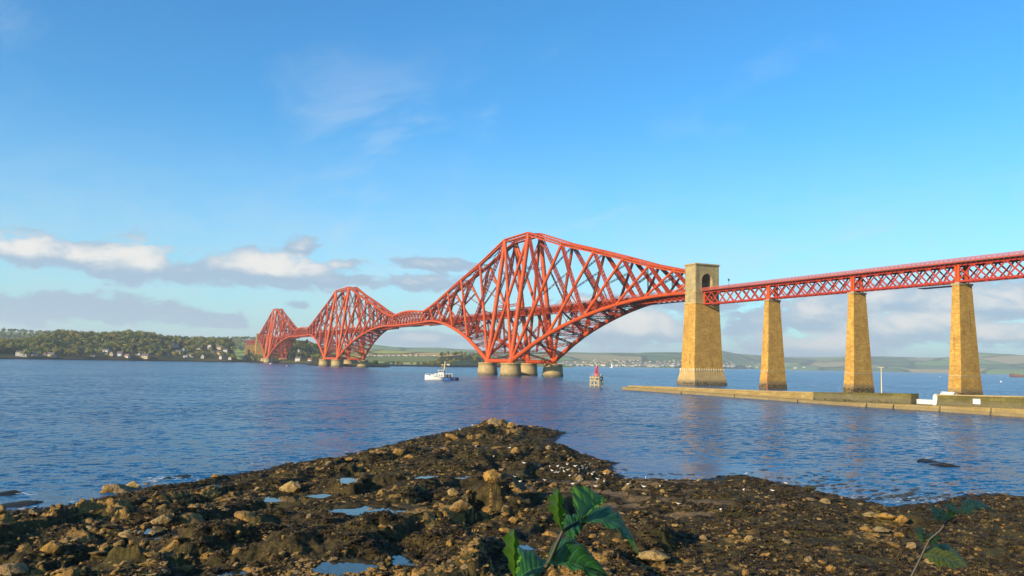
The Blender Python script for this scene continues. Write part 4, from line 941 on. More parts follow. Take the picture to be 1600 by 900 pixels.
def hull_mesh(sections, m=0, smooth=True, deck_m=None):
    """sections: (x, half beam at deck, deck z, half beam at waterline, keel z)"""
    mb = MB(); n = 7; vs = []
    for x, bd, zd, bw, zk in sections:
        row = [(-bd, zd), (-(bd*.55+bw*.45), zd*.55), (-bw, .02), (0, zk), (bw, .02), (bd*.55+bw*.45, zd*.55), (bd, zd)]
        vs += [(x, y, z) for y, z in row]
    k = len(sections); mb.add(vs, [(i*n+j, (i+1)*n+j, (i+1)*n+j+1, i*n+j+1) for i in range(k-1) for j in range(n-1)]+[tuple(range(n)), tuple(range((k-1)*n, k*n))[::-1]], m, smooth)
    mb.add([v for i in range(k) for v in (vs[i*n], vs[i*n+6])], [(2*i, 2*i+1, 2*i+3, 2*i+2) for i in range(k-1)], m if deck_m is None else deck_m)
    return mb
def pilot_boat():
    P = gp(691, 594.0); t = thing('survey_boat', (P.x, P.y, 0), 'white and blue motor vessel with cream mast heading left', 'boat', rz=-YAW+math.pi+.12); t.scale = (.92, .92, .84)
    # local +x is the bow (to the left in the view)
    mb = hull_mesh([(-1.2, 2.3, 1.9, 2.0, -.9), (2, 2.35, 2.05, 2.05, -.9), (5, 2.2, 2.35, 1.7, -.9), (7.6, 1.6, 2.8, .9, -.7), (9.3, .75, 3.2, .25, -.4), (10.2, .06, 3.45, .03, .3)]); mb.build('bow_hull', WHITE, t)
    mb = hull_mesh([(-6.2, 2.2, 1.6, 2.0, -.7), (-4, 2.3, 1.6, 2.05, -.8), (-1.21, 2.3, 1.65, 2.02, -.9)]); mb.build('stern_hull', BLUE, t)
    mb = hull_mesh([(-9.6, 1.9, 1.75, 1.7, -.4), (-8, 2.15, 1.65, 1.95, -.6), (-6.21, 2.22, 1.62, 2.01, -.7)]); mb.build('transom_hull', NAVY, t)
    mb = MB()
    for s in (-1, 1): mb.bar((-9.6, s*2.0, 1.72), (-1.2, s*2.36, 1.95), .16, .22); mb.bar((-1.2, s*2.42, 1.92), (5, s*2.26, 2.34), .14, .2)
    mb.build('rubbing_strake', BLACK, t)
    mb = MB(); mb.frustum((-1.0, -1.9, 5.6, 1.9), 1.9, (-.9, -1.75, 4.6, 1.75), 4.2); mb.build('deckhouse', WHITE, t)
    mb = MB(); mb.frustum((4.6, -1.5, 7.4, 1.5), 2.2, (4.6, -1.3, 6.6, 1.3), 3.5); mb.build('fore_trunk', WHITE, t)
    wh = MB(); wh.frustum((-.6, -1.5, 2.4, 1.5), 4.2, (-.5, -1.45, 2.75, 1.45), 6.3); wh.box((-.9, -1.7, 6.3), (3.0, 1.7, 6.45)); w = wh.build('wheelhouse', WHITE, t)
    for s in (-1, 1):
        for x0 in (-.2, .75, 1.7): mb = MB(); mb.box((x0, s*1.5-.05, 5.15), (x0+.72, s*1.5+.05, 5.95)); mb.build('window', GLASS, w)
        for x0 in (.1, 1.5, 2.9): mb = MB(); mb.box((x0, s*1.84-.05, 2.9), (x0+.6, s*1.84+.05, 3.5)); mb.build('porthole', GLASS, t)
    for y in (-.9, 0, .9): mb = MB(); mb.box((2.52, y-.38, 5.15), (2.74, y+.38, 5.95)); mb.build('window', GLASS, w)
    mb = MB(); mb.tube([(-1.2, 0, 1.9), (-1.2, 0, 9), (-1.25, 0, 12.6)], [.32, .24, .1], 8); mb.bar((-1.2, -1.6, 9.2), (-1.2, 1.6, 9.2), .16); mb.bar((-2.6, 0, 10.0), (.6, 0, 10.0), .18); mb.build('mast', CREAM, t)
    mb = MB(); mb.bar((-1.2, 0, 10.4), (1.2, 0, 7.8), .14); mb.bar((-1.2, 0, 10.4), (-2.4, 0, 6.6), .14); mb.bar((-.9, .8, 9.2), (-.2, .9, 6.45), .14); mb.bar((-.9, -.8, 9.2), (-.2, -.9, 6.45), .14); mb.build('mast_stay', YELLOW, t)
    mb = MB(); mb.box((-1.6, -1.0, 10.9), (-1.0, 1.0, 11.15)); mb.lathe([(.35, 9.5), (.38, 9.9), (.1, 10.15)], 10, c=(.2, 0)); mb.build('radar', WHITE, t)
    mb = MB(); mb.box((-2.6, -.06, 9.6), (-4.1, .06, 10.3)); mb.build('flag', WHITE, t)
    fr = MB()
    for x in (-2.0, -3.8, -5.6):
        for s in (-1, 1): fr.bar((x, s*1.9, 1.6), (x, s*1.9, 4.3), .13)
    for s in (-1, 1): fr.bar((-1.0, s*1.9, 4.3), (-5.7, s*1.9, 4.3), .16)
    fr.bar((-5.6, -1.9, 4.3), (-5.6, 1.9, 4.3), .16); fr.build('deck_frame', WHITE, t)
    mb = MB(); mb.box((-5.0, -1.3, 1.66), (-1.4, 1.3, 3.5)); mb.build('deck_gear', TIMBERD, t)
    mb = MB()
    for i in range(7): x = 4.4+i*.85; y = 2.1-(i/6)**2*1.9; [mb.bar((x, s*y, 2.4+i*.12), (x, s*y, 3.5+i*.1), .07) for s in (-1, 1)]
    for s in (-1, 1):
        for i in range(6): mb.bar((4.4+i*.85, s*(2.1-(i/6)**2*1.9), 3.5+i*.1), (5.25+i*.85, s*(2.1-((i+1)/6)**2*1.9), 3.6+i*.1), .07)
    mb.build('bow_rail', WHITE, t)
    # foam along the hull and the wake trailing astern
    rg = random.Random(4); mb = MB()
    def fleck(x, y, sx, sy):
        k = 7; vs = [(x+sx*math.cos(6.283*j/k)*rg.uniform(.6, 1.1), y+sy*math.sin(6.283*j/k)*rg.uniform(.6, 1.1), .05+rg.random()*.03) for j in range(k)]; mb.add(vs, [tuple(range(k))])
    for i in range(90): x = rg.uniform(-9, 9.5); hw = 2.3*(1-max(0, (x-3)/7)**2); [fleck(x, s*(hw+abs(rg.gauss(0, .35))), rg.uniform(.3, .9), rg.uniform(.15, .4)) for s in (-1, 1)]
    for i in range(190): u = rg.random()**1.3; fleck(-9.5-u*26, rg.gauss(0, .7+u*1.0), rg.uniform(.5, 1.5), rg.uniform(.12, .35)*(1.3-u))
    ob = mb.build('wake_foam', FOAM); ob.location = t.location; ob.rotation_euler = t.rotation_euler; tag(ob, 'white foam round the motor vessel and trailing wake', kind='stuff')
pilot_boat()
def yacht(P, s, label, rz, sail=True):
    t = thing('sailing_boat', P, label, 'boat', rz=rz); t.scale = (s, s, s)
    mb = hull_mesh([(-5, 1.0, 1.0, .8, -.2), (-2, 1.5, 1.0, 1.2, -.5), (2, 1.4, 1.1, 1.0, -.5), (4.6, .5, 1.3, .2, -.2), (5.6, .04, 1.4, .02, .4)]); mb.build('hull', WHITE, t)
    mb = MB(); mb.frustum((-2.5, -.9, 2, .9), 1.0, (-2.3, -.7, 1.2, .7), 1.6); mb.build('cabin', WHITE, t)
    mb = MB(); mb.tube([(.8, 0, 1), (.8, 0, 13)], .09, 6); mb.bar((.8, 0, 2.2), (-4, 0, 2.2), .12); mb.build('mast', GREYM, t)
    mb = MB()
    if sail: mb.add([(.65, .02, 2.4), (-3.9, .25, 2.4), (-2.2, .3, 6.5), (.65, .05, 12.6), (.65, -.02, 2.4), (-3.9, .2, 2.4), (-2.2, .24, 6.5), (.65, 0, 12.6)], [(0, 1, 2, 3), (7, 6, 5, 4)])
    else: mb.tube([(.6, 0, 2.45), (-3.9, 0, 2.45)], .22, 8)
    mb.build('sail', WHITE if sail else BLUE, t)
yacht(gp(424, 569.0), 1.05, 'white sailing yacht with bare mast in front of far cantilever', .9, False)
yacht(polar(957, 3000), 1.5, 'tiny white yacht under sail off the distant town', 1.9)
yacht(polar(1522, 4800), 1.6, 'speck of a white yacht near the right hill shore', .4)
for px, py, lb in ((1469, 589.2, 'small white mooring buoy left of the right pier'), (1564, 597, 'small white mooring buoy right of the right pier'), (448, 572, 'small pale buoy below the far cantilever')):
    P = gp(px, py); t = thing('buoy', (P.x, P.y, 0), lb, 'buoy'); mb = MB(); mb.lathe([(.2, -.5), (.85, -.2), (.95, .3), (.7, .8), (.25, 1.0), (.1, 1.5)], 12); mb.build('float', WHITE, t); mb = MB(); mb.lathe([(.16, 1.45), (.2, 1.6), (.05, 1.7)], 8); mb.build('ring', GREYM, t)
def ship():
    P = polar(1612, 2500); t = thing('cargo_ship', P, 'rusty red hulled ship cut by the right edge of picture', 'ship', rz=-az_of(1612)+math.pi)
    mb = hull_mesh([(-60, 9, 7, 8.5, -3), (-20, 10, 7.0, 10, -3), (25, 10, 7.0, 9.5, -3), (42, 6, 8.0, 4, -3), (50, .3, 9.0, .2, -1)]); mb.build('hull', RUST, t)
    mb = MB(); mb.box((-58, -8, 7), (-44, 8, 19)); mb.build('bridge_house', HCREAM, t)
    mb = MB(); mb.box((30, -.6, 8), (31, .6, 15)); mb.box((38, -4, 7.9), (44, 4, 9.6)); mb.build('foremast', RUST, t)
ship()

# ================================================================== THE SHORE
OUT = [(-400, 850), (-150, 822), (0, 801), (80, 792), (150, 781), (300, 752), (430, 730), (560, 707), (700, 674), (742, 667), (790, 668), (848, 670), (886, 676), (868, 688), (884, 702), (905, 706), (925, 712), (955, 722), (958, 738), (975, 750), (1030, 752),
       (1080, 752), (1130, 744), (1165, 742), (1205, 752), (1275, 766), (1320, 776), (1390, 791), (1440, 788), (1480, 787), (1512, 772), (1560, 772), (1610, 779), (1750, 790), (2100, 800)]
POLY = [gp(a, b) for a, b in OUT]; POLY = [(p.x, p.y) for p in POLY]
def world_along(az, d): return (CAM.x+math.sin(az)*d, CAM.y+math.cos(az)*d)
POLY += [world_along(YAW+R(75), 60), world_along(YAW+R(180), 60), world_along(YAW-R(90), 45)]
def sdist(X, Y):
    d = np.full(X.shape, 1e9); ins = np.zeros(X.shape, bool); n = len(POLY)
    for i in range(n):
        x0, y0 = POLY[i]; x1, y1 = POLY[(i+1) % n]; dx, dy = x1-x0, y1-y0
        t = np.clip(((X-x0)*dx+(Y-y0)*dy)/(dx*dx+dy*dy+1e-9), 0, 1); d = np.minimum(d, np.hypot(X-x0-t*dx, Y-y0-t*dy))
        c = ((y0 > Y) != (y1 > Y)); ins ^= c & (X < (x1-x0)*(Y-y0)/((y1-y0) if abs(y1-y0) > 1e-9 else 1e-9)+x0)
    return np.where(ins, d, -d)
_a = gp(600, 770); _b = gp(830, 690); STR = math.atan2(_b.y-_a.y, _b.x-_a.x)
CS, SN = math.cos(STR), math.sin(STR)
# tide pools: picture position, half length along/across (m)
POOLS = [(578, 798, 1.9, .95), (530, 888, 1.15, .75), (447, 779, 1.5, .9), (256, 836, 1.0, .75), (232, 829, .5, .5), (545, 751, .6, .9), (700, 746, 2.6, .55), (655, 755, 1.3, .5), (718, 699, 3.2, .8), (748, 697, 1.6, .5), (630, 877, .4, .9), (756, 811, .35, .5), (818, 858, .6, .6),
         (688, 722, 1.5, .4), (610, 815, .7, .4), (365, 897, .6, .5), (790, 745, .9, .6), (500, 775, .7, .5), (112, 899, .8, .4)]
def base_h(X, Y):
    d = sdist(X, Y); cam_d = np.hypot(X-CAM.x, Y-CAM.y)
    rel = (np.arctan2(X-CAM.x, Y-CAM.y)-YAW+math.pi) % (2*math.pi)-math.pi
    flat = sstep(np.degrees(rel), 4, 13)                        # right-hand beach is flatter
    flat = flat*sstep(cam_d, 95, 75)
    wob = (fbm(X*.22, Y*.22, 4, 40)-.5)*2.2; dd = d+wob
    z = np.where(dd > 0, 0.80*(1-np.exp(-np.maximum(dd, 0)/8.0))+0.008*np.maximum(dd, 0), 0.22*dd); z = np.maximum(z, -2.5)
    u = X*CS+Y*SN; v = -X*SN+Y*CS; amp = (1-0.72*flat)*sstep(dd, -1.0, 8.0)
    lv = v+1.4*(fbm(u*.12, v*.12, 3, 50)-.5)*6; ph = lv/5.6; fr = 1-(ph-np.floor(ph)); nn = vnoise(np.floor(ph)*7.7, u*.09, 52)
    saw = np.where(fr < .82, fr/.82, (1-fr)/.18); z = z+amp*(saw-.4)*0.95*sstep(nn, .25, .7)      # tilted rock ledges
    z = z+amp*(fbm(X*.16, Y*.16, 3, 60)-.5)*1.3
    rock = np.zeros(X.shape); open_ = sstep(fbm(X*.10, Y*.10, 3, 66), .40, .56); lumpy = .30+.70*open_
    for sc, hgt, k, pr, cut in ((.40, .50, 70, .24, .35), (.85, .24, 74, .42, .62), (1.9, .11, 78, .5, .66)):
        wu = u*.8+.8*(vnoise(X*sc, Y*sc, k+9)-.5); wv = v+.8*(vnoise(X*sc+5, Y*sc+3, k+8)-.5)
        F, I = worley(wu*sc, wv*sc, k); lump = sstep(.52, F*0+.52, F) if False else np.clip(1-F/.56, 0, 1)
        lump = sstep(lump, .02, .42)*(.8+.5*(vnoise(X*sc*3, Y*sc*3, k+6)-.5)); on = (I > cut)
        z = z+amp*lumpy*hgt*lump*on*(.45+.8*vnoise(I*91, I*37, k+5)); rock = np.maximum(rock, sstep(lump, .5, .8)*(((I*53) % 1.0) < pr)*on)
    st = .27; sv = z+.10*v+.05*u+.25*(fbm(X*.7, Y*.7, 3, 62)-.5); q = sv/st; qf = q-np.floor(q)      # bedding planes: stepped edges
    z = z+(((np.floor(q)+sstep(qf, .72, 1.0))*st)-sv)*.85*sstep(amp, .1, .6)*(.25+.75*open_)
    rock = np.maximum(rock, sstep(qf, .60, .8)*sstep(fbm(X*.45, Y*.45, 3, 68), .50, .60))
    mx, my = gp(785, 668, .8).x, gp(785, 668, .8).y                      # the knoll at the tip of the spit
    for ox, oy, rr, hh in ((0, 0, 4.0, .35), (5, 3, 5, .15), (-8, -7, 6, .15)):
        z = z+hh*np.exp(-(((X-mx-ox)**2+(Y-my-oy)**2)/rr**2))
    for px, py, r1, hh in ((765, 786, 1.9, .95), (800, 800, 1.5, .8), (1000, 862, 1.7, .85), (1030, 858, 1.3, .6), (596, 752, 1.8, .9), (540, 745, 1.5, .75), (845, 700, 3.2, .95), (860, 712, 2.6, .8), (740, 712, 2.6, .7), (1392, 812, 1.7, .65), (300, 858, 1.6, .8), (80, 868, 1.4, .7), (680, 856, 1.7, .8), (560, 842, 1.5, .7), (450, 868, 1.5, .7), (395, 812, 1.5, .6), (285, 812, 1.6, .55), (200, 885, 1.1, .6), (700, 735, 2.2, .7), (880, 880, 1.2, .6), (760, 752, 2.2, .8)):
        c0 = gp(px, py, .8); ex = (X-c0.x)*CS+(Y-c0.y)*SN; ey = -(X-c0.x)*SN+(Y-c0.y)*CS; rr_ = np.hypot(ex/1.5, ey)/(r1*1.15)+(fbm(X*.9, Y*.9, 4, 130)-.5)*1.1; bb = sstep(1-rr_, 0, .62); z = z+.72*hh*bb; rock = rock*(1-.75*bb)
    sx, sy = gp(940, 752, .9).x, gp(940, 752, .9).y; s2 = gp(1010, 790, .9)
    sand = np.maximum(np.exp(-(((X-sx)/9)**2+((Y-sy)/6)**2)**2), np.exp(-(((X-s2.x)/7)**2+((Y-s2.y)/5)**2)**2)); sand = sand*sstep(fbm(X*.45, Y*.45, 4, 90), .42, .58)
    z = z*(1-.6*sand)+sand*.30
    rock = rock*(1-sand)*(1-.55*flat)*sstep(open_, .15, .6)*sstep(z+.5*(fbm(X*.6, Y*.6, 3, 95)-.5), .35, .95)
    z = z+(fbm(X*2.3, Y*2.3, 4, 100)-.5)*.26*(1-.7*sand)*sstep(dd, -2.5, .5)+(fbm(X*6.5, Y*6.5, 2, 104)-.5)*.10*(1-rock*.6)*(1-.8*sand)
    bank = np.interp(cam_d, [0, 2.5, 4, 6, 9, 13, 17], [8.3, 8.2, 7.3, 5.2, 3.0, 1.9, -9.0])
    z = np.maximum(z, bank)
    return z, rock, sand, dd
def pool_levels():
    L = []
    for px, py, a, b in POOLS:
        P = gp(px, py, .7); aa, bb = np.meshgrid(np.linspace(-a, a, 9), np.linspace(-b, b, 9)); z = base_h(P.x+aa, P.y+bb)[0]; lv = float(np.clip(np.percentile(z, 35), .16, 1.9))
        P = gp(px, py, lv); L.append((P.x, P.y, a, b, lv))
    return L
PL = pool_levels(); VA = math.pi/2-YAW-.35
def ground(X, Y):
    z, rock, sand, dd = base_h(X, Y)
    for i, (x, y, a, b, lv) in enumerate(PL):
        m = (np.abs(X-x) < 8) & (np.abs(Y-y) < 8)
        if not m.any(): continue
        c, s = math.cos(-YAW+.25), math.sin(-YAW+.25); px_ = (X[m]-x)*c+(Y[m]-y)*s; py_ = -(X[m]-x)*s+(Y[m]-y)*c
        e = np.hypot(px_/(a*1.15), py_/(b*1.6)) + (fbm(X[m]*1.3, Y[m]*1.3, 3, 120+i)-.5)*.9
        zz = z[m]; zz = np.minimum(zz, np.where(e < 2.6, lv+.06+.30*np.maximum(e-1.1, 0), 99)); zz = np.where(e < 1.55, np.maximum(zz, lv+.04), zz); w = sstep(e, 1.12, .80); zz = zz*(1-w)+(lv-.16)*w
        z[m] = zz; rock[m] = rock[m]*(1-w)
    return z, rock, sand, dd
def gz(x, y): return float(ground(np.array([[x]]), np.array([[y]]))[0][0, 0])
def on_shore(px, py):
    """first place where the line of sight meets the shore"""
    r = ray(px, py).normalized(); d = np.linspace(28, 200, 1400); X = CAM.x+r.x*d; Y = CAM.y+r.y*d; Z = CAM.z+r.z*d
    g = ground(X[None], Y[None])[0][0]; k = (g >= Z) | (Z < 0); i = int(np.argmax(k)) if k.any() else int(np.argmin(np.abs(Z)))
    return Vector((X[i], Y[i], max(g[i], 0.0))), float(d[i])
def shore_fn(t, b):
    p = pos(t); s = t.new('ShaderNodeSeparateXYZ'); t.put(s.inputs[0], p)
    rk = t.new('ShaderNodeAttribute'); rk.attribute_name = 'rock'; sa = t.new('ShaderNodeAttribute'); sa.attribute_name = 'sand'
    n = t.noise(p, 1.6, 6, 0.65); n2 = t.noise(p, 7.0, 5, 0.65); n3 = t.noise(p, 0.25, 3, 0.5); sp = t.noise(p, 19.0, 3, 0.6)
    weed = t.mix(t.ss(n, .33, .68), (0.018, 0.013, 0.006), (0.096, 0.071, 0.024)); weed = t.mix(t.m('MULTIPLY', t.ss(n3, .50, .68), .6), weed, (0.096, 0.080, 0.021))
    weed = t.mix(t.m('MULTIPLY', t.ss(n2, .56, .72), .7), weed, (0.17, 0.115, 0.04))
    rock = t.mix(t.ss(n, .3, .7), (0.46, 0.27, 0.066), (0.29, 0.17, 0.05)); rock = t.mix(t.m('MULTIPLY', t.ss(n2, .48, .62), .8), rock, (0.10, 0.062, 0.025)); rock = t.mix(t.m('MULTIPLY', t.ss(sp, .60, .72), .6), rock, (0.50, 0.35, 0.15))
    sand = t.mix(t.ss(n2, .35, .65), (0.24, 0.16, 0.075), (0.13, 0.088, 0.045))
    edge = t.m('ADD', rk.outputs['Fac'], t.m('MULTIPLY', t.m('SUBTRACT', n, .5), 1.6))
    c = t.mix(t.ss(edge, .36, .58), weed, rock); c = t.mix(t.ss(t.m('ADD', sa.outputs['Fac'], t.m('MULTIPLY', t.m('SUBTRACT', n2, .5), .8)), .35, .6), c, sand)
    wet = t.ss(t.m('ADD', s.outputs[2], t.m('MULTIPLY', t.m('SUBTRACT', n, .5), .5)), .30, .05)
    c = t.mix(t.m('MULTIPLY', wet, .85), c, (0.016, 0.013, 0.009)); t.put(b.inputs['Base Color'], c)
    t.put(b.inputs['Roughness'], t.m('SUBTRACT', t.m('ADD', .72, t.m('MULTIPLY', n2, .3)), t.m('MULTIPLY', wet, .35)))
    bump(t, b, t.m('ADD', n2, t.m('MULTIPLY', sp, .6)), .9, .09)
SHORE = mat('weedy_rock_shore', shore_fn, 0.85, 0.15)
def build_shore():
    ds = [9.0]
    while ds[-1] < 172: ds.append(ds[-1]*1.0047+.004)
    A, D = np.meshgrid(np.linspace(R(-41), R(41), 980), np.array(ds)); X = CAM.x+np.sin(YAW+A)*D; Y = CAM.y+np.cos(YAW+A)*D
    z, rock, sand, dd = ground(X, Y)
    keep = int(np.argmax(np.array(ds) > 168)); o = grid_obj('foreshore', X, Y, z, SHORE, {'rock': rock, 'sand': sand}); tag(o, 'dark weedy rock foreshore running out to a low spit', kind='structure')
    T, Q = np.meshgrid(np.linspace(0, 2*math.pi, 73), np.linspace(0, 9.3, 20)); X = CAM.x+np.cos(T)*Q; Y = CAM.y+np.sin(T)*Q
    Z = np.interp(Q, [0, 2.5, 4, 6, 9, 13], [8.3, 8.2, 7.3, 5.2, 3.0, 1.9])+(fbm(X*1.2, Y*1.2, 3, 7)-.5)*.12-.03
    e = grid_obj('embankment', X.T, Y.T, Z.T, plain('bank_earth', (0.09, 0.08, 0.04), 0.95)); tag(e, 'grassy bank the camera stands on', kind='structure')
build_shore()
def pool_fn(t, b):
    p = pos(t); n = t.noise(p, 5.0, 3, .5, out=1); s = t.vm('MULTIPLY', t.vm('SUBTRACT', n, (.5, .5, .5)), (.06, .06, 0)); t.put(b.inputs['Normal'], t.vm('NORMALIZE', t.vm('ADD', s, (0, 0, 1))))
    b.inputs['Base Color'].default_value = (0.02, 0.03, 0.03, 1); b.inputs['IOR'].default_value = 1.333
POOLM = mat('tide_pool_water', pool_fn, 0.02, 0.5)
for x, y, a, b, lv in PL:
    mb = MB(); n = 28; c, s = math.cos(-YAW+.25), math.sin(-YAW+.25); vs = []
    for j in range(n): e, f = a*1.35*math.cos(6.2832*j/n), b*1.75*math.sin(6.2832*j/n); vs.append((e*c-f*s, e*s+f*c, 0))
    mb.add(vs, [tuple(range(n))]); o = mb.build('tide_pool', POOLM, None, (x, y, lv)); tag(o, 'still tide pool among the rocks reflecting the blue sky', kind='structure')

# ------------------------------------------------------------------ boulders
def rock_fn(t, b):
    p = objc(t); n = t.noise(p, 1.3, 5, .65); n2 = t.noise(p, 5.5, 5, .65); g = t.new('ShaderNodeNewGeometry'); ns = t.new('ShaderNodeSeparateXYZ'); t.put(ns.inputs[0], g.outputs['Normal'])
    r = rnd(t); c1 = t.ramp(r, [(0, (0.43, 0.24, 0.052)), (.45, (0.34, 0.195, 0.055)), (.75, (0.30, 0.225, 0.125)), (1, (0.46, 0.31, 0.10))])
    c = t.mix(t.m('MULTIPLY', t.ss(n, .42, .70), .75), c1, (0.16, 0.10, 0.035)); c = t.mix(t.m('MULTIPLY', t.ss(n2, .50, .64), .75), c, (0.075, 0.05, 0.022))
    c = t.mix(t.m('MULTIPLY', t.ss(n2, .38, .26), .45), c, (0.55, 0.42, 0.22)); t.put(b.inputs['Base Color'], c); bump(t, b, t.m('ADD', n, n2), .7, .12)
ROCK = mat('ochre_sandstone', rock_fn, 0.85, 0.2)
def ico(sub):
    import bmesh
    bm = bmesh.new(); bmesh.ops.create_icosphere(bm, subdivisions=sub, radius=1.0); v = np.array([x.co[:] for x in bm.verts]); f = [tuple(x.index for x in q.verts) for q in bm.faces]; bm.free(); return v, f
IV, IF = ico(3); IV1, IF1 = ico(1)
def boulder(seed, flat=.62, sub=True, angular=.92):
    rs = np.random.RandomState(seed); v = (IV if sub else IV1).copy()
    for _ in range(16 if sub else 5):                       # broken faces
        n = rs.normal(size=3); n /= np.linalg.norm(n); c = rs.uniform(.40, .88); dts = v@n; v = v-np.outer(np.maximum(dts-c, 0)*angular, n)
    nz = (fbm(v[:, 0]*1.9+seed, v[:, 1]*1.9+v[:, 2]*1.5, 5, seed % 50, .62)-.5)*.5; v = v*(1+nz[:, None])
    v = v*np.array([1, rs.uniform(.62, .9), flat*rs.uniform(.85, 1.15)]); mb = MB(); mb.add(v, IF if sub else IF1, 0, False); return mb.mesh('boulder', ROCK)
BM = [boulder(100+i, [.55, .42, .70, .34, .26, .58, .48, .8][i]) for i in range(8)]; PEB = [boulder(200+i, .6, False) for i in range(4)]
rg = random.Random(5)
def put_rock(px, py, wpx, kind, label, group, name='boulder', sink=.5, hf=1.0):
    P, d = on_shore(px, py); w = wpx*d/FPX/2; o = inst(name, BM[kind], P+Vector((0, 0, w*.42*hf*(1-sink)*.55)), (rg.uniform(-.2, .2), rg.uniform(-.2, .2), rg.random()*6.28 if wpx < 25 else -YAW+rg.uniform(-.5, .5)), (w, w, w*hf)); return tag(o, label, 'rock', group)
HERO = [(716, 801, 42, 0, 'broad ochre boulder left of the leafy shoot, above a small pool'), (768, 786, 36, 2, 'pale ochre boulder just left of the upright leaf'), (708, 773, 21, 7, 'upright pale yellow block behind the ochre boulders'), (455, 767, 42, 0, 'brown hump of rock between two pools at mid left'), (427, 780, 11, 5, 'small round brown stone in a pool at mid left'),
        (537, 866, 20, 5, 'brown stone at the upper edge of the bottom pool'), (579, 800, 28, 3, 'low flat stone rising from the long middle pool'), (609, 874, 14, 2, 'pale stone between the two bottom pools'), (521, 877, 13, 5, 'small cream stone standing in the bottom pool'), (564, 870, 12, 6, 'cream stone at right end of the bottom pool'), (559, 752, 9, 7, 'pale pointed stone beside a small pool on the spit'),
        (292, 815, 58, 1, 'largest smooth ochre slab on the left shore'), (252, 818, 34, 0, 'rounded ochre boulder at left of the largest slab'), (385, 808, 36, 1, 'sloping ochre slab at mid left above dark weed'), (350, 800, 22, 4, 'flat tan stone left of the sloping slab'), (78, 866, 38, 0, 'humped yellow boulder at lower left'), (237, 834, 14, 5, 'small yellow stone in the left pool'), (195, 881, 14, 2, 'small upright stone at lower left'), (189, 849, 14, 5, 'pale grey cobble at lower left'),
        (235, 868, 32, 4, 'long tilted tan slab at lower left'), (200, 837, 34, 3, 'flat brown slab on the left shore'), (18, 894, 46, 1, 'broad tan slab in the bottom left corner'), (150, 867, 30, 4, 'grey flat slab near the bottom left'), (1171, 846, 22, 0, 'pale rounded boulder on the right-hand beach'), (1200, 871, 22, 6, 'yellow boulder low on the right-hand beach'), (1148, 833, 13, 2, 'small angular stone above pale rounded boulder'), (1226, 847, 17, 6, 'small yellow stone right of pale rounded boulder'),
        (1107, 869, 15, 5, 'grey green stone at the edge of dark shade'), (1262, 876, 18, 2, 'upright tan stone with shaded side on right beach'), (1296, 893, 22, 0, 'yellow boulder at the bottom right beach edge'), (1358, 809, 34, 4, 'upper left slab of the stepped ledge at right'), (1384, 812, 30, 1, 'top middle slab of the stepped ledge at right'), (1406, 816, 26, 0, 'rounded end stone of the stepped ledge at right'), (1390, 823, 30, 4, 'long middle slab of stepped ledge at right'),
        (1374, 831, 36, 4, 'lower slab of the stepped ledge at right'), (1352, 829, 24, 3, 'left low slab of the stepped ledge at right'), (1395, 853, 34, 4, 'flat tan slab below the stepped ledge'), (1424, 857, 22, 0, 'tan boulder by the stem of right-hand plant'), (1454, 882, 28, 0, 'smooth yellow boulder under the right plant leaf'), (1479, 886, 22, 1, 'yellow wedge stone right of the smooth boulder'), (1559, 815, 14, 6, 'yellow stone alone on the right beach'), (1265, 782, 20, 4, 'thin tan ledge stone near the right waterline'), (1288, 785, 26, 4, 'curved tan ledge slab near right waterline'), (1345, 789, 14, 3, 'pale flat stone by the right water edge'),
        (1020, 872, 54, 1, 'wide ochre rock at right of the front leaf tip'), (861, 838, 28, 5, 'ochre rock seen between the leaves'), (801, 817, 26, 0, 'tan boulder left of the stem'), (790, 833, 30, 1, 'ochre boulder behind the left folded leaf'), (962, 847, 14, 6, 'small yellow stone below the large leaf'), (905, 750, 16, 2, 'rock at the right edge of the spit beside gulls'), (772, 666, 26, 7, 'tall dark ochre crag on the tip of the spit'), (797, 668, 20, 2, 'small crag right of the tall crag on the tip'), (707, 687, 30, 1, 'ochre rock face on the spit behind a dark pool'),
        (619, 715, 34, 0, 'rounded ochre rocks on the left flank of the spit'), (640, 716, 22, 3, 'low ochre rock beside rounded rocks on the spit'), (805, 707, 22, 2, 'ochre ledge block on right side of the spit'), (856, 702, 16, 2, 'ochre block near the right tip ledge'), (478, 690, 1, 3, '')]
for h in HERO:
    if h[4]: put_rock(h[0], h[1], h[2]*1.1, h[3], h[4], 'prominent rocks of the shore', hf=.9)
MARKS = [(716, 801, 'the broad ochre boulder'), (580, 798, 'the long middle pool'), (530, 885, 'the bottom pool'), (455, 767, 'the brown hump between pools'), (292, 815, 'the largest ochre slab'), (78, 866, 'the humped yellow boulder'), (385, 808, 'the sloping ochre slab'), (772, 668, 'the tip crag'), (707, 690, 'the ochre face on the spit'), (925, 742, 'the gull flock'), (860, 800, 'the upright green leaf'), (1020, 872, 'the wide ochre rock'), (1171, 846, 'the pale rounded boulder'), (1380, 815, 'the stepped ledge'), (1454, 882, 'the smooth yellow boulder'), (1160, 745, 'the beach point'), (1559, 815, 'the lone yellow stone'), (1296, 893, 'the bottom yellow boulder'), (620, 716, 'the rounded spit rocks'), (160, 800, 'the left waterline'), (430, 735, 'the spit waterline'), (235, 868, 'the long tilted slab')]
n = 0
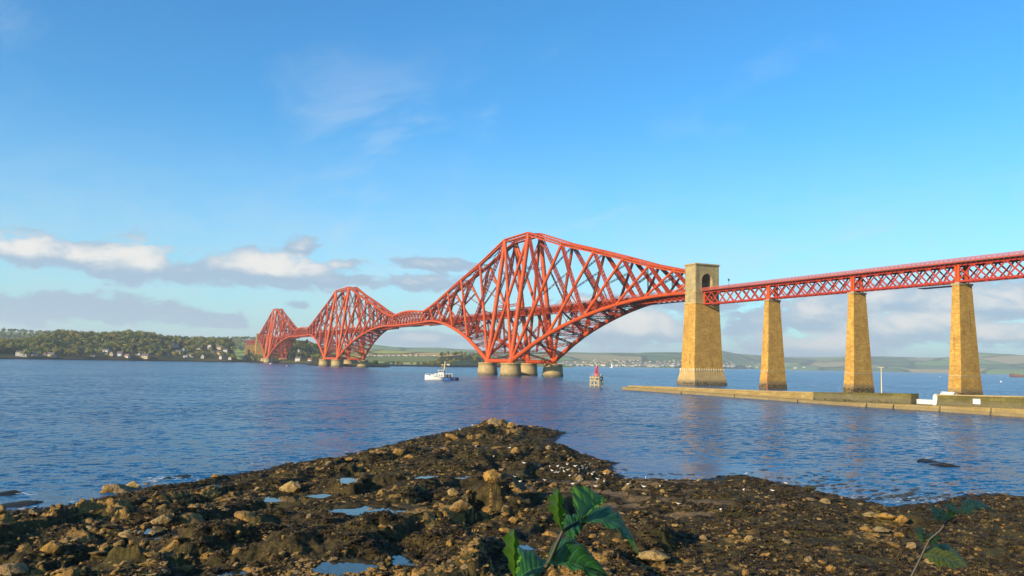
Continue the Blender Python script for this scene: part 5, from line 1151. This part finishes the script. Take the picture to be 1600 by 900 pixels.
while n < 120:
    px = rg.uniform(-20, 1620); py = rg.uniform(690, 905); u = rg.random()
    P, d = on_shore(px, py)
    if P.z < .22: continue
    g = ground(np.array([[P.x]]), np.array([[P.y]]))
    if g[2][0, 0] > .3: continue
    w = (8+14*u**2.5)*(.8 if px > 1040 else 1)
    zone = 'left' if px < 480 else 'middle' if px < 1000 else 'right'
    lx, ly, ln = min(MARKS, key=lambda q: math.hypot(px-q[0], (py-q[1])*2.2)); dx, dy = px-lx, (py-ly)*2.2; far = math.hypot(dx, dy) > 75
    dr = ('to the right of' if dx > 0 else 'to the left of') if abs(dx) > abs(dy)*1.4 else (('in front and right of' if dx > 0 else 'in front and left of') if dy > 0 else ('behind and right of' if dx > 0 else 'behind and left of'))
    lab = '%s %s stone %s %s %s' % ('small' if w < 12 else 'larger', 'pale' if zone == 'right' else 'tan', 'some way' if far else 'close', dr, ln)
    put_rock(px, py, w, rg.choice([0, 1, 2, 3, 5, 6, 6, 7]), lab, 'loose stones on the %s shore' % zone, 'stone', sink=.15); n += 1
# rocks awash off the shore
for px, py, wpx, hf, kd, lb in ((186, 766, 46, .55, 1, 'tan double rock awash off the left shore'), (168, 769, 26, .45, 0, 'low left shoulder of the tan rock awash'), (206, 763, 26, .5, 2, 'dark right shoulder of the tan rock awash'), (228, 757, 14, .25, 3, 'small dark rock awash right of the tan rock'), (243, 759, 14, .2, 4, 'low brown rock just breaking the surface'), (284, 745, 34, .22, 4, 'long thin reef with foam off the left shore'), (262, 747, 16, .2, 3, 'small dark end of the foam edged reef'),
        (10, 772, 40, .3, 4, 'dark reef at the left edge of the picture'), (25, 789, 62, .16, 4, 'low dark weed covered reef by the left waterline'), (55, 785, 26, .2, 3, 'tapered end of the low dark reef'), (1447, 721, 46, .2, 4, 'dark reef out on the right water, left half'), (1473, 727, 44, .22, 3, 'dark reef out on the right water, right end'), (1150, 745, 30, .3, 3, 'weedy hump at the point of right beach'), (1210, 758, 26, .25, 1, 'low weedy hump along the right waterline'), (1262, 765, 26, .3, 0, 'dark hump on the right waterline')):
    P = gp(px, py); d = (P-CAM).length; w = wpx*d/FPX/2; o = inst('reef_rock', BM[kd], P+Vector((0, 0, w*hf*.10)), (0, 0, -YAW+.2), (w*1.15, w*1.3, max(w*hf*2.2, .42))); tag(o, lb, 'rock', 'rocks awash off the shore')
    if not (160 < px < 250): o.data = bpy.data.meshes.get('dark_boulder_%d' % kd) or o.data.copy(); o.data.name = 'dark_boulder_%d' % kd; o.data.materials[0] = SHORE

# ------------------------------------------------------------------ seaweed tufts and pebbles (too many to count)
def tuft(seed):
    r = random.Random(seed); mb = MB()
    for i in range(16):
        a = r.random()*6.283; l = r.uniform(.5, 1.0); w = r.uniform(.08, .16); c, s = math.cos(a), math.sin(a); z = r.uniform(.12, .42); o = Vector((r.gauss(0, .18), r.gauss(0, .18), 0)); sd_ = Vector((-s, c, 0))*w
        p1 = o+Vector((c, s, 0))*l*.45+Vector((0, 0, z)); p2 = o+Vector((c, s, 0))*l+Vector((0, 0, r.uniform(-.05, .12)))
        mb.add([o-sd_, o+sd_, p1+sd_*1.3, p1-sd_*1.3, p2], [(0, 1, 2, 3), (3, 2, 4)])
    return mb.mesh('weed_tuft', WEED)
def weed_fn(t, b):
    r = rnd(t); t.put(b.inputs['Base Color'], t.ramp(r, [(0, (0.016, 0.010, 0.005)), (.45, (0.048, 0.031, 0.011)), (.8, (0.082, 0.058, 0.018)), (1, (0.15, 0.105, 0.034))]))
WEED = mat('bladder_wrack', weed_fn, 0.6, 0.2); TUFT = [tuft(i) for i in range(4)]
rs = np.random.RandomState(8)
def sample(n, dmin, dmax, pw, lo=-35, hi=35):
    d = dmin+(dmax-dmin)*rs.rand(n)**pw; a = YAW+np.radians(rs.uniform(lo, hi, n)); X = CAM.x+np.sin(a)*d; Y = CAM.y+np.cos(a)*d; z, rk, sa, dd = ground(X[None], Y[None]); return X, Y, z[0], rk[0], sa[0], d
X, Y, Z, RK, SA, D = sample(90000, 34, 150, 1.4); ok = (Z > .08) & (RK < .35) & (SA < .3); ok &= fbm(X*.5, Y*.5, 3, 140) > .40
for x, y, a, b, lv in PL: ok &= ~((np.hypot(X-x, Y-y) < max(a, b)*1.7) & (Z < lv+.05))
X, Y, Z, D = X[ok], Y[ok], Z[ok], D[ok]; n = len(X); s = rs.uniform(.09, .24, n)*(1+D/200)
tag(scatter('seaweed', np.stack([X, Y, Z-.02], -1), TUFT, np.stack([rs.uniform(-.3, .3, n), rs.uniform(-.3, .3, n), rs.rand(n)*6.28], -1), np.stack([s, s, s*rs.uniform(.6, 1.2, n)], -1), rs.randint(0, 4, n)), 'brown bladder wrack covering the rocks', kind='stuff')
X, Y, Z, RK, SA, D = sample(15000, 33, 120, 1.6); ok = (Z > .2) & (fbm(X*.28, Y*.28, 3, 150) > .50)
X, Y, Z, D = X[ok], Y[ok], Z[ok], D[ok]; n = len(X); s = .02+.12*rs.rand(n)**4
tag(scatter('pebbles', np.stack([X, Y, Z+s*.25], -1), PEB, rs.uniform(-3, 3, (n, 3))*np.array([.1, .1, 1]), np.stack([s, s, s], -1), rs.randint(0, 4, n)), 'pale pebbles and shell scattered over the beach', kind='stuff')
X, Y, Z, RK, SA, D = sample(34000, 33, 140, 1.5); ok = (Z > .3) & (SA < .4) & ((RK > .3) | (fbm(X*.22, Y*.22, 3, 160) > .56)); az_ = np.degrees(np.arctan2(X-CAM.x, Y-CAM.y)-YAW); ok &= ~((az_ > 9) & (rs.rand(len(X)) < .6))
X, Y, Z, D = X[ok], Y[ok], Z[ok], D[ok]; n = len(X); s = .05+.20*rs.rand(n)**2.5
SLAB = [boulder(300+i, .34, False) for i in range(5)]
tag(scatter('rubble', np.stack([X, Y, Z+s*.06], -1), SLAB, np.stack([rs.uniform(-.35, .35, n), rs.uniform(-.35, .35, n), rs.rand(n)*6.28], -1), np.stack([s, s, s], -1), rs.randint(0, 5, n)), 'broken flat rubble lying over the rock ledges', kind='stuff')
# floating weed mats and thin foam along the right-hand waterline
mb = MB(); mf = MB(); r5 = random.Random(9)
def blot(B, P, sx, sy, z, k=8): B.add([(P.x+sx*math.cos(6.283*j/k-YAW)*r5.uniform(.5, 1.2), P.y+sy*math.sin(6.283*j/k-YAW)*r5.uniform(.5, 1.2), z+r5.random()*.02) for j in range(k)], [tuple(range(k))])
for i in range(230):
    px = r5.gauss(1400, 70) if r5.random() < .6 else r5.uniform(960, 1320); py = (782 if px > 1330 else 752+max(0, px-1180)*.13)-abs(r5.gauss(0, 11)); blot(mb, gp(px, py), r5.uniform(.15, .7), r5.uniform(.08, .3), .02)
tag(mb.build('floating_weed', WEED), 'dark floating weed in the shallows by the right beach', kind='stuff')
for px, py, n_, sx, sy in ((262, 748, 34, 22, 1.6), (236, 752, 16, 10, 1.2), (40, 771, 12, 9, 1.2), (60, 796, 30, 26, 2.0), (150, 784, 14, 22, 1.2), (330, 749, 16, 26, 1.0), (470, 724, 14, 30, 1.0), (560, 706, 10, 26, .8), (960, 742, 14, 16, 3), (1330, 776, 22, 40, 3.0), (1440, 783, 26, 40, 3), (1080, 751, 16, 40, 1.2), (1545, 770, 12, 30, 1.5)):
    for i in range(n_): blot(mf, gp(px+r5.gauss(0, sx), py+r5.gauss(0, sy)), r5.uniform(.08, .35), r5.uniform(.03, .09), .035)
tag(mf.build('surf_foam', FOAM), 'thin white foam along the waterline and reefs', kind='stuff')

# ------------------------------------------------------------------ gulls
def gull_mesh(swim=False):
    mb = MB(); z0 = 0.0 if swim else .13
    secs = [(-.27, .012, .010, .105), (-.20, .035, .022, .10), (-.10, .065, .058, .10), (.0, .075, .075, .10), (.10, .062, .068, .115), (.16, .036, .042, .15), (.20, .030, .034, .20), (.235, .036, .036, .225), (.27, .026, .026, .225), (.295, .010, .012, .218)]
    n = 10; vs = []
    for x, w, h, z in secs:
        for j in range(n): a = 6.283*j/n; vs.append((x, w*math.cos(a), z0+z+h*math.sin(a)))
    mb.add(vs, [(i*n+j, i*n+(j+1) % n, (i+1)*n+(j+1) % n, (i+1)*n+j) for i in range(len(secs)-1) for j in range(n)]+[tuple(range(n))[::-1], tuple(range(9*n, 10*n))], 0, True)
    for s in (-1, 1):
        vs = [(.10, s*.052, z0+.15), (.0, s*.080, z0+.135), (-.14, s*.058, z0+.125), (-.33, s*.012, z0+.115), (-.12, s*.02, z0+.172), (.03, s*.028, z0+.182)]
        mb.add(vs, [(0, 1, 5), (1, 2, 4, 5), (2, 3, 4)] if s < 0 else [(5, 1, 0), (5, 4, 2, 1), (4, 3, 2)], 1)
        if not swim: mb.tube([(.01, s*.03, 0), (.0, s*.03, .16)], .008, 5, 2); mb.box((-.01, s*.03-.02, 0), (.05, s*.03+.02, .008), 2)
    mb.tube([(.285, 0, z0+.218), (.345, 0, z0+.205)], [.011, .004], 6, 2); return mb.mesh('gull', [GULLW, GULLG, GULLB])
GM = gull_mesh(); GS = gull_mesh(True)
Z7 = [(473, 128), (552, 103), (705, 75), (783, 85), (583, 290), (685, 308), (575, 233), (785, 245), (875, 342), (940, 350), (965, 358), (1035, 370), (1085, 365), (1120, 372), (1145, 350), (1195, 362), (1240, 360), (1285, 350), (1085, 400), (1125, 395), (1220, 395), (1275, 410), (1300, 420), (1350, 420), (1380, 410), (1335, 445), (1375, 465), (1330, 470), (1325, 490), (1195, 430), (1180, 472), (1215, 460), (1160, 425), (1005, 448), (850, 460), (820, 430), (1525, 472), (1540, 465), (1430, 420), (1405, 395), (1070, 400), (1150, 385), (1265, 375), (1100, 382), (1240, 378), (1310, 398), (1050, 392)]
GL = [(600+a/4, 640+b/4) for a, b in Z7]+[(1006, 763), (1166, 741.5), (1162, 768), (1207, 769), (1228, 757), (1060, 790), (1031, 762), (1126, 800)]
flock = sorted(px for i, (px, py) in enumerate(GL) if i >= 8 and px <= 1100); lone = sorted(px for i, (px, py) in enumerate(GL) if 4 <= i < 8); apart = sorted(px for i, (px, py) in enumerate(GL) if i >= 8 and px > 1100)
for i, (px, py) in enumerate(GL):
    P, d = on_shore(px, py+.8); s = rg.uniform(.55, .7); o = inst('gull', GM, P, (0, 0, rg.random()*6.28), s)
    if i == 2: lb = 'white gull perched highest on the crag at the tip of the spit'
    elif i == 3: lb = 'white gull perched right of the crag top on the spit'
    elif i < 2: lb = 'white gull on the left shoulder of the spit knoll, %s of two' % ('left' if i == 0 else 'right')
    elif i < 8: lb = 'lone white gull on the weedy middle of the spit, %s from left' % ordinal(lone.index(px)+1)
    elif px > 1100: lb = 'white gull standing apart on the right-hand beach, %s from left' % ordinal(apart.index(px)+1)
    else: lb = 'white gull in the flock on bare sand, %s from its left end' % ordinal(flock.index(px)+1)
    tag(o, lb, 'bird', 'gulls standing on the shore')
for px, py, lb in ((285, 640, 'white gull afloat far out on the left water'), (1009, 748, 'white gull afloat at the water edge right of the flock')): tag(inst('gull', GS, gp(px, py)+Vector((0, 0, -.03)), (0, 0, 1), 1.3 if py < 700 else .8), lb, 'bird', 'gulls afloat')

# ------------------------------------------------------------------ leafy shoots close to the camera
def leafmat(c1, c2):
    def f(t, b):
        at = t.new('ShaderNodeAttribute'); at.attribute_name = 'across'; al = t.new('ShaderNodeAttribute'); al.attribute_name = 'along'
        a = t.m('ABSOLUTE', at.outputs['Fac']); ph = t.m('MULTIPLY', t.m('SUBTRACT', al.outputs['Fac'], t.m('MULTIPLY', a, .30)), 9.0)
        w = t.m('ABSOLUTE', t.m('SUBTRACT', t.m('FRACT', ph), .5)); vein = t.ss(w, .10, .0); mid = t.ss(a, .06, .015); vv = t.m('MAXIMUM', vein, mid)
        n = t.noise(objc(t), 40, 4, .6); c = t.mix(t.ss(n, .3, .7), c1, c2); c = t.mix(t.m('MULTIPLY', vv, .5), c, tuple(min(1, x*2.6+.02) for x in c2)); t.put(b.inputs['Base Color'], c)
        bump(t, b, t.m('SUBTRACT', t.m('ADD', t.m('MULTIPLY', n, .2), t.m('MULTIPLY', w, 1.2)), t.m('MULTIPLY', mid, .6)), .5, .004)
        tr = t.new('ShaderNodeBsdfTranslucent', Color=(0.16, 0.30, 0.03, 1)); mx = t.new('ShaderNodeMixShader'); mx.inputs[0].default_value = .28
        o = [x for x in t.n if x.type == 'OUTPUT_MATERIAL'][0]; t.put(mx.inputs[1], b.outputs[0]); t.put(mx.inputs[2], tr.outputs[0]); t.put(o.inputs[0], mx.outputs[0])
    return mat('green_leaf', f, .55, .22)
DARKG = leafmat((0.010, 0.032, 0.012), (0.018, 0.05, 0.018)); GREEN = leafmat((0.012, 0.066, 0.016), (0.026, 0.112, 0.024)); LIME = leafmat((0.05, 0.15, 0.02), (0.085, 0.22, 0.03)); OLIVE = leafmat((0.075, 0.10, 0.015), (0.12, 0.14, 0.02)); STEM = plain('leaf_stem', (0.035, 0.028, 0.016), .6)
def leaf(par, base_, mid_, tip_, lf, rt, m=GREEN, serr=.05, nt=34):
    """points are (px, py, metres from the camera); lf / rt are the two outermost edge points of the blade"""
    B, Mi, T, Lp, Rp = [atdist(*q) for q in (base_, mid_, tip_, lf, rt)]; C1 = Mi*2-(B+T)*.5
    vs = []; ac = []; al = []; cols = [-1, -.75, -.5, -.25, 0, .25, .5, .75, 1]
    def mp(t): return B*(1-t)**2+C1*2*t*(1-t)+T*t*t
    def tp(E):   # parameter of the midrib point closest to the widest point
        return min((i/40 for i in range(8, 33)), key=lambda q: (mp(q)-E).length)
    tl, tr_ = min(max(tp(Lp), .30), .62), min(max(tp(Rp), .30), .62); vl, vr = Lp-mp(tl), Rp-mp(tr_)
    def wf(t, tm): return max(0.0, (math.sin(math.pi*min(1, t**(math.log(.5)/math.log(tm))))))**.85
    for i in range(nt+1):
        t = i/nt; c = mp(t)
        for q in cols:
            V, tm = (vl, tl) if q < 0 else (vr, tr_); w = wf(t, tm); k = abs(q)
            if k == 1: w *= 1+serr*(1.0 if i % 2 else -.9)
            arch = V.length*.10*math.sin(math.pi*k); nrm = (T-B).cross(V).normalized()
            vs.append(c+V*w*k+nrm*(arch*w*(1 if q < 0 else -1))+nrm*(.004*math.sin(t*28+q*3)*k*w)); ac.append(q); al.append(t)
    n = len(cols); me = bpy.data.meshes.new('leaf'); O = par.location; me.from_pydata([tuple(v-O) for v in vs], [], [(i*n+j, i*n+j+1, (i+1)*n+j+1, (i+1)*n+j) for i in range(nt) for j in range(n-1)])
    for k_, a_ in (('across', ac), ('along', al)): at = me.attributes.new(k_, 'FLOAT', 'POINT'); at.data.foreach_set('value', a_)
    me.polygons.foreach_set('use_smooth', [True]*len(me.polygons)); me.materials.append(m); o = bpy.data.objects.new('leaf', me); COL.objects.link(o); o.parent = par; return o
def stem(par, pts, r0, r1):
    P = [atdist(*q)-par.location for q in pts]; n = len(P); mb = MB(); mb.tube(P, [r0+(r1-r0)*i/(n-1) for i in range(n)], 8); return mb.build('stem', STEM, par)
def bank_pt(px, d):
    p = polar(px, d); p.z = float(np.interp(d, [0, 2.5, 4, 6, 9], [8.3, 8.2, 7.3, 5.2, 3.0])); return p
def shoot_a():
    root = bank_pt(800, 1.75); t = thing('leafy_shoot', root, 'green broad leaved shoot rising at the bottom centre, close to camera', 'plant')
    r = root-root; P = [Vector((0, 0, -.1)), Vector((.01, 0, .5))]+[atdist(*q)-root for q in ((800, 1010, 1.68), (838, 908, 1.64), (858, 878, 1.62), (872, 845, 1.61), (879, 830, 1.6), (905, 815, 1.62))]
    mb = MB(); mb.tube(P, [.008, .007, .006, .005, .0045, .004, .0035, .003], 8); mb.build('stem', STEM, t)
    mb = MB(); mb.tube([atdist(*q)-root for q in ((838, 908, 1.64), (820, 905, 1.62), (806, 915, 1.6))], [.004, .0035, .003], 8); mb.build('stem', STEM, t)
    leaf(t, (806, 918, 1.6), (803, 868, 1.55), (803, 826, 1.52), (787, 850, 1.46), (812, 872, 1.5), LIME)
    leaf(t, (806, 915, 1.6), (826, 893, 1.60), (862, 884, 1.66), (812, 858, 1.72), (826, 918, 1.52))
    leaf(t, (880, 832, 1.6), (871, 800, 1.58), (873, 763, 1.56), (857, 786, 1.50), (882, 800, 1.54), LIME)
    leaf(t, (880, 834, 1.6), (897, 822, 1.62), (918, 812, 1.68), (886, 806, 1.70), (900, 838, 1.55))
    leaf(t, (906, 818, 1.62), (950, 818, 1.60), (998, 868, 1.56), (948, 795, 1.76), (976, 838, 1.48))
    leaf(t, (905, 814, 1.62), (922, 800, 1.72), (948, 780, 1.80), (897, 760, 1.76), (934, 792, 1.7), LIME)
    leaf(t, (852, 882, 1.62), (898, 884, 1.56), (958, 912, 1.52), (886, 838, 1.70), (920, 898, 1.48))
shoot_a()
def shoot_b():
    root = bank_pt(1415, 2.6); t = thing('bramble_shoot', root, 'thin dark leafed shoot with olive lower leaf at the right', 'plant'); D_ = 2.35
    P = [Vector((0, 0, -.1)), Vector((0, 0, .4))]+[atdist(px, py, D_)-root for px, py in ((1405, 960), (1422, 905), (1440, 868), (1452, 843), (1468, 830), (1480, 815), (1498, 803), (1515, 797))]
    mb = MB(); mb.tube(P, [.005]*3+[.0038, .0034, .003, .003, .0027, .0024, .002], 8); mb.build('stem', STEM, t)
    leaf(t, (1498, 802, D_), (1525, 790, D_), (1556, 800, D_+.03), (1512, 783, D_+.10), (1525, 798, D_-.1), DARKG)
    leaf(t, (1496, 805, D_), (1474, 807, D_), (1455, 790, D_), (1462, 812, D_-.08), (1480, 798, D_+.06), DARKG)
    leaf(t, (1500, 800, D_), (1488, 792, D_+.05), (1474, 788, D_+.1), (1490, 787, D_+.1), (1485, 799, D_), DARKG)
    leaf(t, (1450, 846, D_), (1457, 846, D_), (1466, 834, D_), (1452, 836, D_+.05), (1464, 850, D_-.05), DARKG)
    leaf(t, (1446, 850, D_), (1440, 836, D_), (1434, 822, D_+.05), (1433, 838, D_), (1444, 834, D_+.06), DARKG)
    leaf(t, (1438, 866, D_), (1472, 872, D_-.02), (1512, 886, D_-.04), (1478, 852, D_+.12), (1466, 884, D_-.12), OLIVE)
shoot_b()
# ------------------------------------------------------------------ air
def haze():
    m = bpy.data.materials.new('sea_haze'); m.use_nodes = True; t = NT(m.node_tree); t.n.clear()
    v = t.new('ShaderNodeVolumePrincipled'); v.inputs['Color'].default_value = (0.74, 0.87, 0.98, 1); v.inputs['Density'].default_value = 0.00008; v.inputs['Anisotropy'].default_value = 0.1
    o = t.new('ShaderNodeOutputMaterial'); t.put(o.inputs['Volume'], v.outputs[0])
    mb = MB(); mb.box((-32000, -32000, -6), (32000, 32000, 420)); h = mb.build('haze', m); tag(h, 'thin pale sea haze over the firth', kind='stuff')
haze()
